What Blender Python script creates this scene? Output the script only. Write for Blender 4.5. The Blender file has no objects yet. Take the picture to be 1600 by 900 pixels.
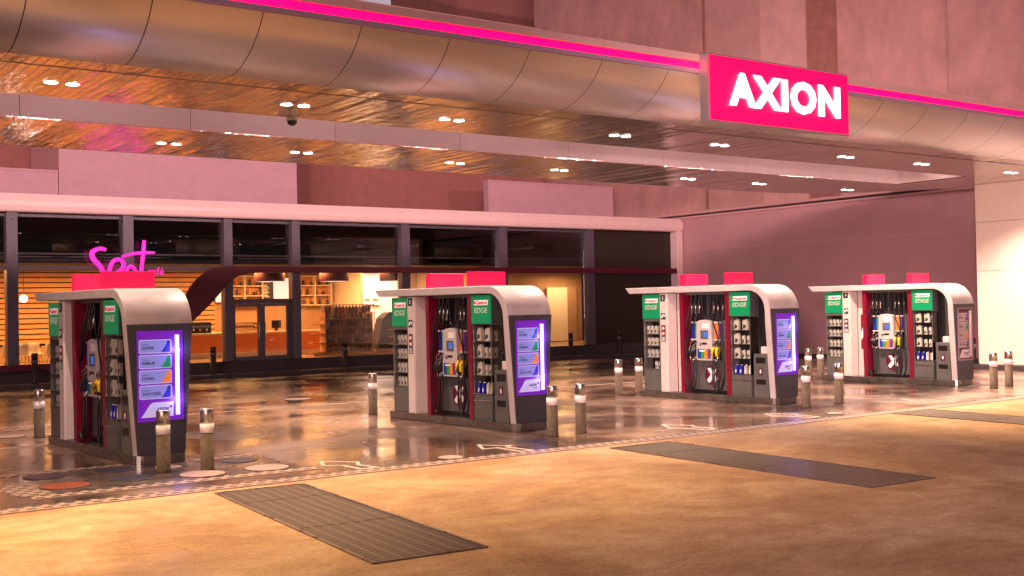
import bpy, math, random
from mathutils import Vector, Matrix
random.seed(7)
S = bpy.context.scene
COL = S.collection

# ---------------------------------------------------------------- camera
YAW, PIT, ROL, HC = 0.9502, -0.0157, -0.0191, 2.4
fw = Vector((math.cos(YAW), math.sin(YAW), 0)); rt = Vector((math.sin(YAW), -math.cos(YAW), 0)); up = Vector((0, 0, 1))
c, s = math.cos(PIT), math.sin(PIT)
F2 = fw*c - up*s; U2 = up*c + fw*s
c, s = math.cos(ROL), math.sin(ROL)
R3 = rt*c + U2*s; U3 = U2*c - rt*s
cd = bpy.data.cameras.new('camera'); cam = bpy.data.objects.new('camera', cd); COL.objects.link(cam)
cam.matrix_world = Matrix(((R3.x, U3.x, -F2.x, 0), (R3.y, U3.y, -F2.y, 0), (R3.z, U3.z, -F2.z, HC), (0, 0, 0, 1)))
cd.sensor_width = 36; cd.lens = 1775.5/1600*36; cd.clip_end = 600
S.camera = cam

# ---------------------------------------------------------------- world, lamps, exposure
w = bpy.data.worlds.new('World'); S.world = w; w.use_nodes = True
nt = w.node_tree; nt.nodes.clear()
wo = nt.nodes.new('ShaderNodeOutputWorld'); bg = nt.nodes.new('ShaderNodeBackground')
tc = nt.nodes.new('ShaderNodeTexCoord'); sp = nt.nodes.new('ShaderNodeSeparateXYZ'); cr = nt.nodes.new('ShaderNodeValToRGB')
cr.color_ramp.elements[0].position = 0.0; cr.color_ramp.elements[0].color = (0.62, 0.42, 0.42, 1)
cr.color_ramp.elements[1].position = 0.45; cr.color_ramp.elements[1].color = (0.55, 0.48, 0.58, 1)
nt.links.new(tc.outputs['Generated'], sp.inputs[0]); nt.links.new(sp.outputs['Z'], cr.inputs[0])
dp_ = nt.nodes.new('ShaderNodeVectorMath'); dp_.operation = 'DOT_PRODUCT'; dp_.inputs[1].default_value = Vector((.64, .72, .26)).normalized()
gr = nt.nodes.new('ShaderNodeMapRange'); gr.inputs['From Min'].default_value = .93; gr.inputs['From Max'].default_value = .99; gr.inputs['To Min'].default_value = .17; gr.inputs['To Max'].default_value = .85   # dusk glow low behind the buildings
nt.links.new(tc.outputs['Generated'], dp_.inputs[0]); nt.links.new(dp_.outputs['Value'], gr.inputs[0]); nt.links.new(gr.outputs[0], bg.inputs[1])
nt.links.new(cr.outputs[0], bg.inputs[0])
nt.links.new(bg.outputs[0], wo.inputs[0])
S.view_settings.view_transform = 'Standard'; S.view_settings.look = 'None'; S.view_settings.exposure = 0.2; S.view_settings.gamma = 1
S.view_settings.use_curve_mapping = False

def aim(o, t):
    o.rotation_euler = (Vector(t)-o.location).to_track_quat('-Z', 'Y').to_euler()
def light(name, typ, loc, power, col, parent=None, target=None, **k):
    d = bpy.data.lights.new(name, typ); d.energy = power; d.color = col
    for a, v in k.items(): setattr(d, a, v)
    o = bpy.data.objects.new(name, d); COL.objects.link(o); o.location = loc
    if target: aim(o, target)
    if parent: o.parent = parent
    return o
# added unseen fill spot that brightens the left of the apron
light('apron_fill_spot', 'SPOT', (-3.0, 14.0, 8.0), 2600, (1, .62, .28), target=(4.0, 12.6, 0), spot_size=math.radians(84), spot_blend=.9, shadow_soft_size=.5)
for x, pw_ in ((1.0, 4200), (6.0, 4200), (11.0, 3000), (16.0, 4300), (21.5, 5200), (27.5, 5000)):   # row of added spots at the canopy edge, brightening the apron
    light('apron_edge_fill_spot', 'SPOT', (x, 15.6, 7.35), pw_, (1, .62, .29), target=(x+.2, 13.3, 0), spot_size=math.radians(72), spot_blend=1.0, shadow_soft_size=.05)
light('right_wall_fill_spot', 'SPOT', (-6.0, -4.0, 4.2), 31000, (1, .66, .62), target=(38, 28, 2.6), spot_size=math.radians(31), spot_blend=.7, shadow_soft_size=.9)  # extra unseen spot, added to fill the right-hand walls
for x, y, tx, ty, pw_ in ((-1, 24, 2, 46, 4200), (8, 24, 11, 46, 4200), (17, 24, 20, 46, 4200), (25, 23.6, 36, 44, 3300), (20, 24.4, 38.5, 30, 1700), (29, 24.0, 38.5, 20, 350)):   # added spots hidden above the canopy roof to brighten the walls behind
    light('upper_wall_fill_spot', 'SPOT', (x, y, 7.9), pw_, (1, .60, .57), target=(tx, ty, 7.5), spot_size=math.radians(140), spot_blend=.9, shadow_soft_size=.15)
for x in range(-4, 32, 5):   # weak added spots in the canopy slot that lift the coffer face
    light('coffer_fill_spot', 'SPOT', (x, 20.1, 6.75), 75, (1, .66, .64), target=(x, 22.9, 6.5), spot_size=math.radians(165), spot_blend=1, shadow_soft_size=.05)
sun = light('front_fill_sun', 'SUN', (-30, -35, 20), 0.9, (1, .60, .57)); sun.data.angle = math.radians(24)  # weak low sun added as front fill for the walls
sun.rotation_euler = Vector((.62, .76, -.17)).to_track_quat('-Z', 'Y').to_euler()

# ---------------------------------------------------------------- materials
def newmat(name):
    m = bpy.data.materials.new(name); m.use_nodes = True
    return m, m.node_tree, m.node_tree.nodes['Principled BSDF']
def pbr(name, col, rough=.5, metal=0, noise=0, nscale=6, bump=0, bscale=60, rvar=0, emit=None, es=0, stretch=(1, 1, 1), coat=0):
    m, t, b = newmat(name)
    b.inputs['Base Color'].default_value = (*col, 1); b.inputs['Roughness'].default_value = rough; b.inputs['Metallic'].default_value = metal
    if coat: b.inputs['Coat Weight'].default_value = coat
    if emit: b.inputs['Emission Color'].default_value = (*emit, 1); b.inputs['Emission Strength'].default_value = es
    if noise or bump or rvar:
        tcn = t.nodes.new('ShaderNodeTexCoord'); mp = t.nodes.new('ShaderNodeMapping'); mp.inputs['Scale'].default_value = stretch
        t.links.new(tcn.outputs['Object'], mp.inputs[0])
        n = t.nodes.new('ShaderNodeTexNoise'); n.inputs['Scale'].default_value = nscale; n.inputs['Detail'].default_value = 8; n.inputs['Roughness'].default_value = .65
        t.links.new(mp.outputs[0], n.inputs['Vector'])
        if noise:
            r = t.nodes.new('ShaderNodeValToRGB')
            r.color_ramp.elements[0].position = .3; r.color_ramp.elements[1].position = .7
            r.color_ramp.elements[0].color = (*[max(0, x*(1-noise)) for x in col], 1); r.color_ramp.elements[1].color = (*[min(1, x*(1+noise)) for x in col], 1)
            t.links.new(n.outputs[0], r.inputs[0]); t.links.new(r.outputs[0], b.inputs['Base Color'])
        if rvar:
            q = t.nodes.new('ShaderNodeMapRange'); q.inputs['From Min'].default_value = .3; q.inputs['From Max'].default_value = .7
            q.inputs['To Min'].default_value = max(.03, rough-rvar); q.inputs['To Max'].default_value = min(1, rough+rvar)
            t.links.new(n.outputs[0], q.inputs[0]); t.links.new(q.outputs[0], b.inputs['Roughness'])
        if bump:
            n2 = t.nodes.new('ShaderNodeTexNoise'); n2.inputs['Scale'].default_value = bscale; n2.inputs['Detail'].default_value = 5
            t.links.new(mp.outputs[0], n2.inputs['Vector'])
            bp = t.nodes.new('ShaderNodeBump'); bp.inputs['Strength'].default_value = bump; bp.inputs['Distance'].default_value = .02
            t.links.new(n2.outputs[0], bp.inputs['Height']); t.links.new(bp.outputs[0], b.inputs['Normal'])
    return m
def emis(name, col, st):
    m, t, b = newmat(name); b.inputs['Base Color'].default_value = (*[x*.5 for x in col], 1)
    b.inputs['Emission Color'].default_value = (*col, 1); b.inputs['Emission Strength'].default_value = st; return m

M = {}
M['steel'] = pbr('brushed_steel', (.55, .52, .50), .25, 1, noise=.15, nscale=8, bump=.1, bscale=40, stretch=(1, 1, 8))
M['alu'] = pbr('aluminium_fascia', (.52, .46, .49), .30, .72, noise=.03, nscale=.7)
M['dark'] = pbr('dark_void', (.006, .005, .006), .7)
M['black'] = pbr('black_rubber', (.008, .008, .009), .35, bump=.1)
M['grey'] = pbr('grey_sheet_metal', (.115, .112, .11), .42, .2, noise=.12, nscale=3, rvar=.08)
M['bluegrey'] = pbr('charcoal_panel', (.065, .062, .075), .4, .2, noise=.15, nscale=4, rvar=.1)
M['roofgrey'] = pbr('kiosk_roof_paint', (.50, .44, .45), .38, 0, noise=.12, nscale=3, rvar=.08)
M['white'] = pbr('white_painted_column', (.62, .53, .51), .4, noise=.05, nscale=4)
M['plinth'] = pbr('worn_steel_plinth', (.22, .19, .18), .32, .85, noise=.15, nscale=3, rvar=.15)
M['crimson'] = pbr('crimson_panel', (.17, .003, .022), .35, coat=.2)
M['green'] = pbr('green_sign', (.0, .19, .07), .4, emit=(0, .25, .09), es=.35)
M['signwhite'] = pbr('sign_white', (.8, .8, .78), .5, emit=(1, .9, .85), es=.25)
M['signred'] = pbr('sign_red', (.6, .01, .02), .5, emit=(.8, .01, .03), es=.3)
M['edge'] = pbr('sign_letter_silver', (.5, .52, .42), .4, emit=(.7, .75, .6), es=.15)
M['redbox'] = emis('red_lightbox', (.8, .005, .075), .62)
M['neon'] = emis('magenta_neon', (1, .0, .07), 3.2)
M['signface'] = emis('magenta_sign_face', (1, .0, .065), 1.7)
M['letterlit'] = emis('lit_white_letter', (1, 1, .97), 3.2)
M['spotlit'] = emis('magenta_script', (1, .02, .42), 1.3)
M['lamp'] = emis('downlight_lens', (1, .88, .84), 14)
M['blue'] = pbr('blue_label', (.01, .03, .35), .4)
M['lgreen'] = pbr('green_label', (.02, .3, .06), .4)
M['orange'] = pbr('orange_label', (.8, .22, .02), .4)
M['purple'] = pbr('purple_label', (.12, .03, .3), .4)
M['yellow'] = pbr('yellow_nozzle', (.85, .55, .0), .4)
M['screen'] = emis('blue_screen', (.05, .16, .6), .6)
M['paper'] = pbr('white_notice', (.8, .78, .8), .6)
M['maroon'] = pbr('maroon_disc', (.10, .004, .03), .4)
M['bottle'] = pbr('silver_oil_bottle', (.60, .58, .50), .3, .25)
M['bottleblk'] = pbr('bottle_dark_label', (.03, .035, .03), .4)
M['bottleblue'] = pbr('blue_bottle', (.01, .02, .42), .3)
M['plate'] = emis('price_plate', (.27, .27, .72), .5)
M['platew'] = emis('price_plate_rim', (.70, .62, 1.0), .42)
M['violet'] = emis('violet_backlight', (.13, .008, .32), .9)
M['violettube'] = emis('violet_tube', (.46, .40, 1.0), 3.0)
M['plateoff'] = pbr('unlit_plate', (.45, .36, .36), .4)
M['violetoff'] = pbr('unlit_backing', (.10, .03, .05), .5)
M['tubeoff'] = pbr('unlit_tube', (.7, .6, .6), .3)
M['pblue'] = emis('plate_blue', (.03, .02, .5), .4)
M['pgreen'] = emis('plate_green', (.0, .28, .08), .5)
M['porange'] = emis('plate_orange', (.9, .2, .02), .6)
M['ink'] = pbr('dark_ink', (.03, .03, .12), .5)
M['post'] = pbr('bollard_concrete', (.115, .082, .056), .8, noise=.4, nscale=14, bump=.4, bscale=50)
M['band'] = pbr('bollard_band', (.85, .78, .80), .35)
M['shopwhite'] = pbr('shop_fascia_paint', (.78, .56, .55), .45, noise=.05, nscale=2)
M['mullion'] = pbr('mullion_paint', (.085, .07, .095), .45, noise=.1)
M['bandred'] = pbr('dark_red_band', (.085, .004, .016), .4)
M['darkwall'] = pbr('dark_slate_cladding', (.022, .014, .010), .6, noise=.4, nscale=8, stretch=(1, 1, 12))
M['lilac'] = pbr('lilac_painted_wall', (.60, .36, .42), .8, noise=.06, nscale=1.5, bump=.1)
M['brown'] = pbr('brown_render_wall', (.42, .17, .15), .85, noise=.12, nscale=2.5, bump=.3, bscale=30)
M['rough'] = pbr('rough_cast_wall', (.53, .29, .27), .9, noise=.20, nscale=.9, bump=1.0, bscale=22, stretch=(1, 1, .7))
M['smooth'] = pbr('smooth_render', (.53, .30, .28), .85, noise=.12, nscale=1.0, bump=.3, bscale=12)
M['smooth2'] = pbr('pale_render', (.62, .36, .34), .85, noise=.12, nscale=.8, bump=.3, bscale=12)
M['brown2'] = pbr('dark_brown_strip', (.34, .15, .12), .9, noise=.2, nscale=2, bump=.5, bscale=15)
M['pinkwall'] = pbr('mauve_side_wall', (.50, .27, .285), .8, noise=.07, nscale=.7, bump=.15, bscale=30)
M['cream'] = pbr('cream_cladding', (.74, .62, .56), .55, noise=.05, nscale=.8)
M['coffer'] = pbr('coffer_panel', (.56, .45, .46), .6, noise=.05, nscale=1)
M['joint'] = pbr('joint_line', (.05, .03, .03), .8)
M['timber'] = pbr('warm_timber', (.60, .30, .12), .5, noise=.2, nscale=4, stretch=(.3, 1, 4))
M['tan'] = pbr('tan_plaster', (.40, .24, .12), .7, noise=.08, nscale=2)
M['counter'] = pbr('orange_counter', (.75, .24, .05), .4, noise=.1)
M['ctop'] = pbr('counter_top', (.8, .7, .55), .3)
M['shopfloor'] = pbr('shop_floor', (.35, .22, .12), .25)
M['lampshade'] = pbr('purple_shade', (.10, .015, .03), .6)
M['chairw'] = pbr('white_chair_shell', (.85, .72, .55), .4)
M['wood'] = pbr('chair_wood', (.5, .26, .1), .5)
M['painted'] = pbr('white_floor_paint', (.55, .44, .41), .5, noise=.12, nscale=9)
M['lidw'] = pbr('pink_white_lid', (.34, .24, .22), .5, noise=.15, nscale=12)
M['lido'] = pbr('orange_lid', (.22, .04, .010), .5, noise=.3, nscale=12)
M['lidb'] = pbr('blue_lid', (.018, .02, .045), .45, noise=.4, nscale=12)
M['lidp'] = pbr('purple_lid', (.04, .015, .05), .45, noise=.4, nscale=12)
M['kerb'] = pbr('kerb_concrete', (.05, .036, .038), .8, noise=.25, nscale=3)
M['menu'] = pbr('menu_board', (.02, .02, .03), .4)
M['litpanel'] = emis('backlit_panel', (1, .86, .82), .9)
M['food'] = pbr('food_print', (.55, .12, .03), .5)
def mat_glass():
    m = bpy.data.materials.new('window_glass'); m.use_nodes = True; t = m.node_tree; t.nodes.clear()
    o = t.nodes.new('ShaderNodeOutputMaterial'); mx = t.nodes.new('ShaderNodeMixShader'); tr = t.nodes.new('ShaderNodeBsdfTransparent')
    gl = t.nodes.new('ShaderNodeBsdfGlossy'); fr = t.nodes.new('ShaderNodeFresnel'); fr.inputs[0].default_value = 1.45
    gl.inputs['Roughness'].default_value = .01; tr.inputs[0].default_value = (.86, .84, .82, 1)
    t.links.new(fr.outputs[0], mx.inputs[0]); t.links.new(tr.outputs[0], mx.inputs[1]); t.links.new(gl.outputs[0], mx.inputs[2]); t.links.new(mx.outputs[0], o.inputs[0])
    return m
M['glass'] = mat_glass()

def mat_soffit():
    m, t, b = newmat('slatted_metal_soffit'); N = t.nodes.new; L = t.links.new
    tcn = N('ShaderNodeTexCoord'); sx = N('ShaderNodeSeparateXYZ'); L(tcn.outputs['Object'], sx.inputs[0])
    # slats run across the canopy, 0.15 m wide
    a = N('ShaderNodeMath'); a.operation = 'MULTIPLY'; a.inputs[1].default_value = 1/.15; L(sx.outputs[0], a.inputs[0])
    f = N('ShaderNodeMath'); f.operation = 'FRACT'; L(a.outputs[0], f.inputs[0])
    fl = N('ShaderNodeMath'); fl.operation = 'FLOOR'; L(a.outputs[0], fl.inputs[0])
    wn = N('ShaderNodeTexWhiteNoise'); wn.noise_dimensions = '1D'; L(fl.outputs[0], wn.inputs['W'])
    pp = N('ShaderNodeMath'); pp.operation = 'PINGPONG'; pp.inputs[1].default_value = .5; L(f.outputs[0], pp.inputs[0])
    mr = N('ShaderNodeMapRange'); mr.inputs['From Min'].default_value = 0; mr.inputs['From Max'].default_value = .06; L(pp.outputs[0], mr.inputs[0])
    mp = N('ShaderNodeMapping'); mp.inputs['Scale'].default_value = (4.5, 1.1, 1); L(tcn.outputs['Object'], mp.inputs[0])
    nz = N('ShaderNodeTexNoise'); nz.inputs['Scale'].default_value = 1.3; nz.inputs['Detail'].default_value = 3; nz.inputs['Distortion'].default_value = 1.2; L(mp.outputs[0], nz.inputs['Vector'])
    s1 = N('ShaderNodeMath'); s1.operation = 'MULTIPLY_ADD'; s1.inputs[1].default_value = .12; L(mr.outputs[0], s1.inputs[0])
    s2 = N('ShaderNodeMath'); s2.operation = 'MULTIPLY'; s2.inputs[1].default_value = .5; L(nz.outputs[0], s2.inputs[0]); L(s2.outputs[0], s1.inputs[2])
    s3 = N('ShaderNodeMath'); s3.operation = 'MULTIPLY_ADD'; s3.inputs[1].default_value = .10; L(wn.outputs[0], s3.inputs[0]); L(s1.outputs[0], s3.inputs[2])
    tl = N('ShaderNodeMath'); tl.operation = 'SUBTRACT'; tl.inputs[1].default_value = .5; L(wn.outputs[0], tl.inputs[0])
    t2 = N('ShaderNodeMath'); t2.operation = 'SUBTRACT'; t2.inputs[1].default_value = .5; L(f.outputs[0], t2.inputs[0])
    t3 = N('ShaderNodeMath'); t3.operation = 'MULTIPLY'; L(tl.outputs[0], t3.inputs[0]); L(t2.outputs[0], t3.inputs[1])
    t4 = N('ShaderNodeMath'); t4.operation = 'MULTIPLY_ADD'; t4.inputs[1].default_value = .9; L(t3.outputs[0], t4.inputs[0]); L(s3.outputs[0], t4.inputs[2])
    bp = N('ShaderNodeBump'); bp.inputs['Strength'].default_value = .8; bp.inputs['Distance'].default_value = .035; L(t4.outputs[0], bp.inputs['Height']); L(bp.outputs[0], b.inputs['Normal'])
    mc = N('ShaderNodeMix'); mc.data_type = 'RGBA'; mc.inputs[6].default_value = (.05, .03, .025, 1); mc.inputs[7].default_value = (.95, .86, .80, 1); L(mr.outputs[0], mc.inputs[0]); L(mc.outputs[2], b.inputs['Base Color'])
    b.inputs['Metallic'].default_value = .77; b.inputs['Roughness'].default_value = .11
    return m
M['soffit'] = mat_soffit()

def mat_floor(name, c1, c2, c3, r0, r1, scale, joint=0, arcs=False, spec=.5, bmp=.25):
    m, t, b = newmat(name); N = t.nodes.new; L = t.links.new
    tcn = N('ShaderNodeTexCoord')
    mp = N('ShaderNodeMapping'); mp.inputs['Rotation'].default_value = (0, 0, .35); mp.inputs['Scale'].default_value = (1, 1.0, 1); L(tcn.outputs['Object'], mp.inputs[0])
    n1 = N('ShaderNodeTexNoise'); n1.inputs['Scale'].default_value = scale; n1.inputs['Detail'].default_value = 10; n1.inputs['Roughness'].default_value = .62; n1.inputs['Distortion'].default_value = .9; L(mp.outputs[0], n1.inputs['Vector'])
    r = N('ShaderNodeValToRGB'); e = r.color_ramp.elements; e[0].position = .37; e[0].color = (*c1, 1); e[1].position = .62; e[1].color = (*c3, 1)
    q = e.new(.5); q.color = (*c2, 1); L(n1.outputs[0], r.inputs[0])
    n2 = N('ShaderNodeTexNoise'); n2.inputs['Scale'].default_value = 38; n2.inputs['Detail'].default_value = 6; L(tcn.outputs['Object'], n2.inputs['Vector'])
    mx = N('ShaderNodeMix'); mx.data_type = 'RGBA'; mx.blend_type = 'MULTIPLY'; mx.inputs[0].default_value = .55
    r2 = N('ShaderNodeValToRGB'); r2.color_ramp.elements[0].position = .3; r2.color_ramp.elements[0].color = (.55, .5, .5, 1); r2.color_ramp.elements[1].position = .62; r2.color_ramp.elements[1].color = (1, 1, 1, 1); L(n2.outputs[0], r2.inputs[0])
    L(r.outputs[0], mx.inputs[6]); L(r2.outputs[0], mx.inputs[7])
    out = mx.outputs[2]
    if arcs:
        def layer(out, scale, stretch, lo, hi, c0, fac, rot=0, detail=9, dist=1.5):
            mpx = N('ShaderNodeMapping'); mpx.inputs['Scale'].default_value = stretch; mpx.inputs['Rotation'].default_value = (0, 0, rot); L(tcn.outputs['Object'], mpx.inputs[0])
            nn = N('ShaderNodeTexNoise'); nn.inputs['Scale'].default_value = scale; nn.inputs['Detail'].default_value = detail; nn.inputs['Roughness'].default_value = .7; nn.inputs['Distortion'].default_value = dist; L(mpx.outputs[0], nn.inputs['Vector'])
            rr = N('ShaderNodeValToRGB'); rr.color_ramp.elements[0].position = lo; rr.color_ramp.elements[0].color = (*c0, 1); rr.color_ramp.elements[1].position = hi; rr.color_ramp.elements[1].color = (1, 1, 1, 1); L(nn.outputs[0], rr.inputs[0])
            mm = N('ShaderNodeMix'); mm.data_type = 'RGBA'; mm.blend_type = 'MULTIPLY'; mm.inputs[0].default_value = fac; L(out, mm.inputs[6]); L(rr.outputs[0], mm.inputs[7]); return mm.outputs[2]
        out = layer(out, 1.2, (1, 1.5, 1), .40, .58, (.80, .74, .66), .6, rot=.5)
        out = layer(out, 4.0, (1, 1.8, 1), .36, .52, (.72, .65, .58), .5, rot=.9, dist=2.0)
        out = layer(out, .9, (1, 1.6, 1), .38, .54, (.70, .62, .54), .5, rot=.2, dist=2.2)
        out = layer(out, 9, (1, 2, 1), .36, .42, (.5, .42, .36), .6, rot=.4, dist=.2)
        out = layer(out, 26, (1, 1, 1), .38, .5, (.60, .55, .5), .5, dist=0, detail=3)
    if arcs:   # tyre and trowel arcs in the slab
        wv = N('ShaderNodeTexWave'); wv.wave_type = 'RINGS'; wv.rings_direction = 'Z'; wv.inputs['Scale'].default_value = .42; wv.inputs['Distortion'].default_value = 9; wv.inputs['Detail'].default_value = 4; wv.inputs['Detail Scale'].default_value = .6
        mp2 = N('ShaderNodeMapping'); mp2.inputs['Location'].default_value = (-9.6, -9.3, 0); L(tcn.outputs['Object'], mp2.inputs[0]); L(mp2.outputs[0], wv.inputs[0])
        r3 = N('ShaderNodeValToRGB'); r3.color_ramp.elements[0].position = .15; r3.color_ramp.elements[0].color = (.86, .80, .74, 1); r3.color_ramp.elements[1].position = .7; r3.color_ramp.elements[1].color = (1, 1, 1, 1); L(wv.outputs[0], r3.inputs[0])
        m3 = N('ShaderNodeMix'); m3.data_type = 'RGBA'; m3.blend_type = 'MULTIPLY'; m3.inputs[0].default_value = .3; L(out, m3.inputs[6]); L(r3.outputs[0], m3.inputs[7]); out = m3.outputs[2]
    if joint:
        bk = N('ShaderNodeTexBrick'); bk.offset = 0; bk.inputs['Scale'].default_value = 1; bk.inputs['Brick Width'].default_value = joint; bk.inputs['Row Height'].default_value = joint; bk.inputs['Mortar Size'].default_value = .012
        bk.inputs['Color1'].default_value = bk.inputs['Color2'].default_value = (1, 1, 1, 1); bk.inputs['Mortar'].default_value = (.35, .3, .3, 1); L(tcn.outputs['Object'], bk.inputs[0])
        m4 = N('ShaderNodeMix'); m4.data_type = 'RGBA'; m4.blend_type = 'MULTIPLY'; m4.inputs[0].default_value = 1; L(out, m4.inputs[6]); L(bk.outputs[0], m4.inputs[7]); out = m4.outputs[2]
    L(out, b.inputs['Base Color'])
    n3 = N('ShaderNodeTexNoise'); n3.inputs['Scale'].default_value = scale*1.7; n3.inputs['Detail'].default_value = 8; L(mp.outputs[0], n3.inputs['Vector'])
    mr = N('ShaderNodeMapRange'); mr.inputs['From Min'].default_value = .35; mr.inputs['From Max'].default_value = .65; mr.inputs['To Min'].default_value = r0; mr.inputs['To Max'].default_value = r1; L(n3.outputs[0], mr.inputs[0]); L(mr.outputs[0], b.inputs['Roughness'])
    bp = N('ShaderNodeBump'); bp.inputs['Strength'].default_value = bmp; bp.inputs['Distance'].default_value = .01; L(n2.outputs[0], bp.inputs['Height']); L(bp.outputs[0], b.inputs['Normal'])
    b.inputs['Specular IOR Level'].default_value = spec
    return m
M['apron'] = mat_floor('apron_concrete', (.37, .225, .12), (.47, .31, .175), (.57, .41, .26), .5, .8, .45, arcs=True, spec=.3)
M['forecourt'] = mat_floor('polished_forecourt_concrete', (.022, .015, .013), (.115, .072, .052), (.31, .21, .16), .06, .42, .24, joint=5.2, spec=.7, bmp=.07)
M['pad'] = mat_floor('dark_tank_pad', (.05, .04, .04), (.08, .06, .055), (.12, .09, .08), .12, .4, 1.1, spec=.6)

def mat_grate(name, light_c, dark_c, sx_, sy_, mort, off=.5):
    m, t, b = newmat(name); N = t.nodes.new; L = t.links.new
    tcn = N('ShaderNodeTexCoord'); bk = N('ShaderNodeTexBrick'); bk.offset = off
    bk.inputs['Scale'].default_value = 1; bk.inputs['Brick Width'].default_value = sx_; bk.inputs['Row Height'].default_value = sy_; bk.inputs['Mortar Size'].default_value = mort; bk.inputs['Mortar Smooth'].default_value = .2
    bk.inputs['Color1'].default_value = bk.inputs['Color2'].default_value = (*dark_c, 1); bk.inputs['Mortar'].default_value = (*light_c, 1)
    L(tcn.outputs['Object'], bk.inputs[0]); L(bk.outputs[0], b.inputs['Base Color'])
    bp = N('ShaderNodeBump'); bp.inputs['Strength'].default_value = .8; bp.inputs['Distance'].default_value = .012; L(bk.outputs['Fac'], bp.inputs['Height']); L(bp.outputs[0], b.inputs['Normal'])
    b.inputs['Roughness'].default_value = .42; b.inputs['Metallic'].default_value = .3
    return m
M['drain'] = mat_grate('slotted_drain_cover', (.40, .29, .25), (.012, .009, .009), .20, .17, .045)
M['grate'] = mat_grate('ribbed_floor_grate', (.16, .12, .085), (.005, .004, .004), .15, .085, .02, 0)

# ---------------------------------------------------------------- mesh helpers
class MB:
    def __init__(s): s.v = []; s.f = []; s.m = []; s.sm = []
    def add(s, vs, fs, m=0, smooth=False):
        o = len(s.v); s.v += [tuple(v) for v in vs]
        for f in fs: s.f.append([i+o for i in f]); s.m.append(m); s.sm.append(smooth)
        return s
    def box(s, x0, x1, y0, y1, z0, z1, m=0):
        return s.add([(x0, y0, z0), (x1, y0, z0), (x1, y1, z0), (x0, y1, z0), (x0, y0, z1), (x1, y0, z1), (x1, y1, z1), (x0, y1, z1)],
                     [(0, 3, 2, 1), (4, 5, 6, 7), (0, 1, 5, 4), (1, 2, 6, 5), (2, 3, 7, 6), (3, 0, 4, 7)], m)
    def prism(s, poly, axis, lo, hi, m=0, smooth=False):
        n = len(poly)
        def P(p, h):
            return {'x': (h, p[0], p[1]), 'y': (p[0], h, p[1]), 'z': (p[0], p[1], h)}[axis]
        vs = [P(p, lo) for p in poly]+[P(p, hi) for p in poly]
        s.add(vs, [list(range(n))[::-1], list(range(n, 2*n))], m)
        return s.add(vs, [(i, (i+1) % n, n+(i+1) % n, n+i) for i in range(n)], m, smooth)
    def lathe(s, prof, cx=0, cy=0, n=20, m=0, cap=True):
        vs = []; fs = []
        for r, z in prof:
            for k in range(n):
                a = 2*math.pi*k/n; vs.append((cx+r*math.cos(a), cy+r*math.sin(a), z))
        for j in range(len(prof)-1):
            for k in range(n): fs.append((j*n+k, j*n+(k+1) % n, (j+1)*n+(k+1) % n, (j+1)*n+k))
        s.add(vs, fs, m, True)
        if not cap: return s
        s.add(vs[:n], [list(range(n))[::-1]], m); s.add(vs[-n:], [list(range(n))], m); return s
    def disc(s, cx, cy, z, r, th=.01, m=0, n=28): return s.lathe([(r, z), (r*.985, z+th)], cx, cy, n, m)
    def tube(s, pts, r, n=8, m=0, smooth_pts=True, sub=6):
        P = [Vector(p) for p in pts]
        if smooth_pts and len(P) > 2:
            Q = []
            for i in range(len(P)-1):
                p0 = P[max(i-1, 0)]; p1 = P[i]; p2 = P[i+1]; p3 = P[min(i+2, len(P)-1)]
                for k in range(sub):
                    t = k/sub; Q.append(.5*((2*p1)+(p2-p0)*t+(2*p0-5*p1+4*p2-p3)*t*t+(3*p1-p0-3*p2+p3)*t**3))
            Q.append(P[-1]); P = Q
        vs = []; rr = r if isinstance(r, (list, tuple)) else None
        prev = None
        for i, p in enumerate(P):
            d = (P[min(i+1, len(P)-1)]-P[max(i-1, 0)]).normalized()
            if prev is None: ref = Vector((0, 0, 1)) if abs(d.z) < .9 else Vector((1, 0, 0)); u = d.cross(ref).normalized()
            else: u = (prev-d*prev.dot(d)).normalized()
            prev = u; v = d.cross(u)
            if rr:
                t = i/(len(P)-1)*(len(rr)-1); k = min(int(t), len(rr)-2); R = rr[k]+(rr[k+1]-rr[k])*(t-k)
            else: R = r
            for k in range(n):
                a = 2*math.pi*k/n; vs.append(p+u*R*math.cos(a)+v*R*math.sin(a))
        fs = [(j*n+k, j*n+(k+1) % n, (j+1)*n+(k+1) % n, (j+1)*n+k) for j in range(len(P)-1) for k in range(n)]
        s.add(vs, fs, m, True); s.add(vs[:n], [list(range(n))[::-1]], m); s.add(vs[-n:], [list(range(n))], m); return s
    def build(s, name, mats, parent=None, bevel=0, loc=None):
        me = bpy.data.meshes.new(name); me.from_pydata(s.v, [], s.f); me.validate()
        if not isinstance(mats, (list, tuple)): mats = [mats]
        for m in mats: me.materials.append(M[m] if isinstance(m, str) else m)
        if len(me.polygons) == len(s.m):
            me.polygons.foreach_set('material_index', s.m); me.polygons.foreach_set('use_smooth', s.sm)
        me.update()
        import bmesh
        bm = bmesh.new(); bm.from_mesh(me); bmesh.ops.remove_doubles(bm, verts=bm.verts, dist=1e-5); bmesh.ops.recalc_face_normals(bm, faces=bm.faces); bm.to_mesh(me); bm.free()
        o = bpy.data.objects.new(name, me); COL.objects.link(o)
        if parent: o.parent = parent
        if loc: o.location = loc
        if bevel:
            b = o.modifiers.new('bevel', 'BEVEL'); b.width = bevel; b.segments = 2; b.limit_method = 'ANGLE'; b.angle_limit = math.radians(40)
        return o
def box(name, mat, parent, x0, x1, y0, y1, z0, z1, bevel=0): return MB().box(x0, x1, y0, y1, z0, z1).build(name, mat, parent, bevel)
def tag(o, label, cat, group=None):
    o['label'] = label; o['category'] = cat
    if group: o['group'] = group
    return o
def struct(o): o['kind'] = 'structure'; return o
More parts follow.
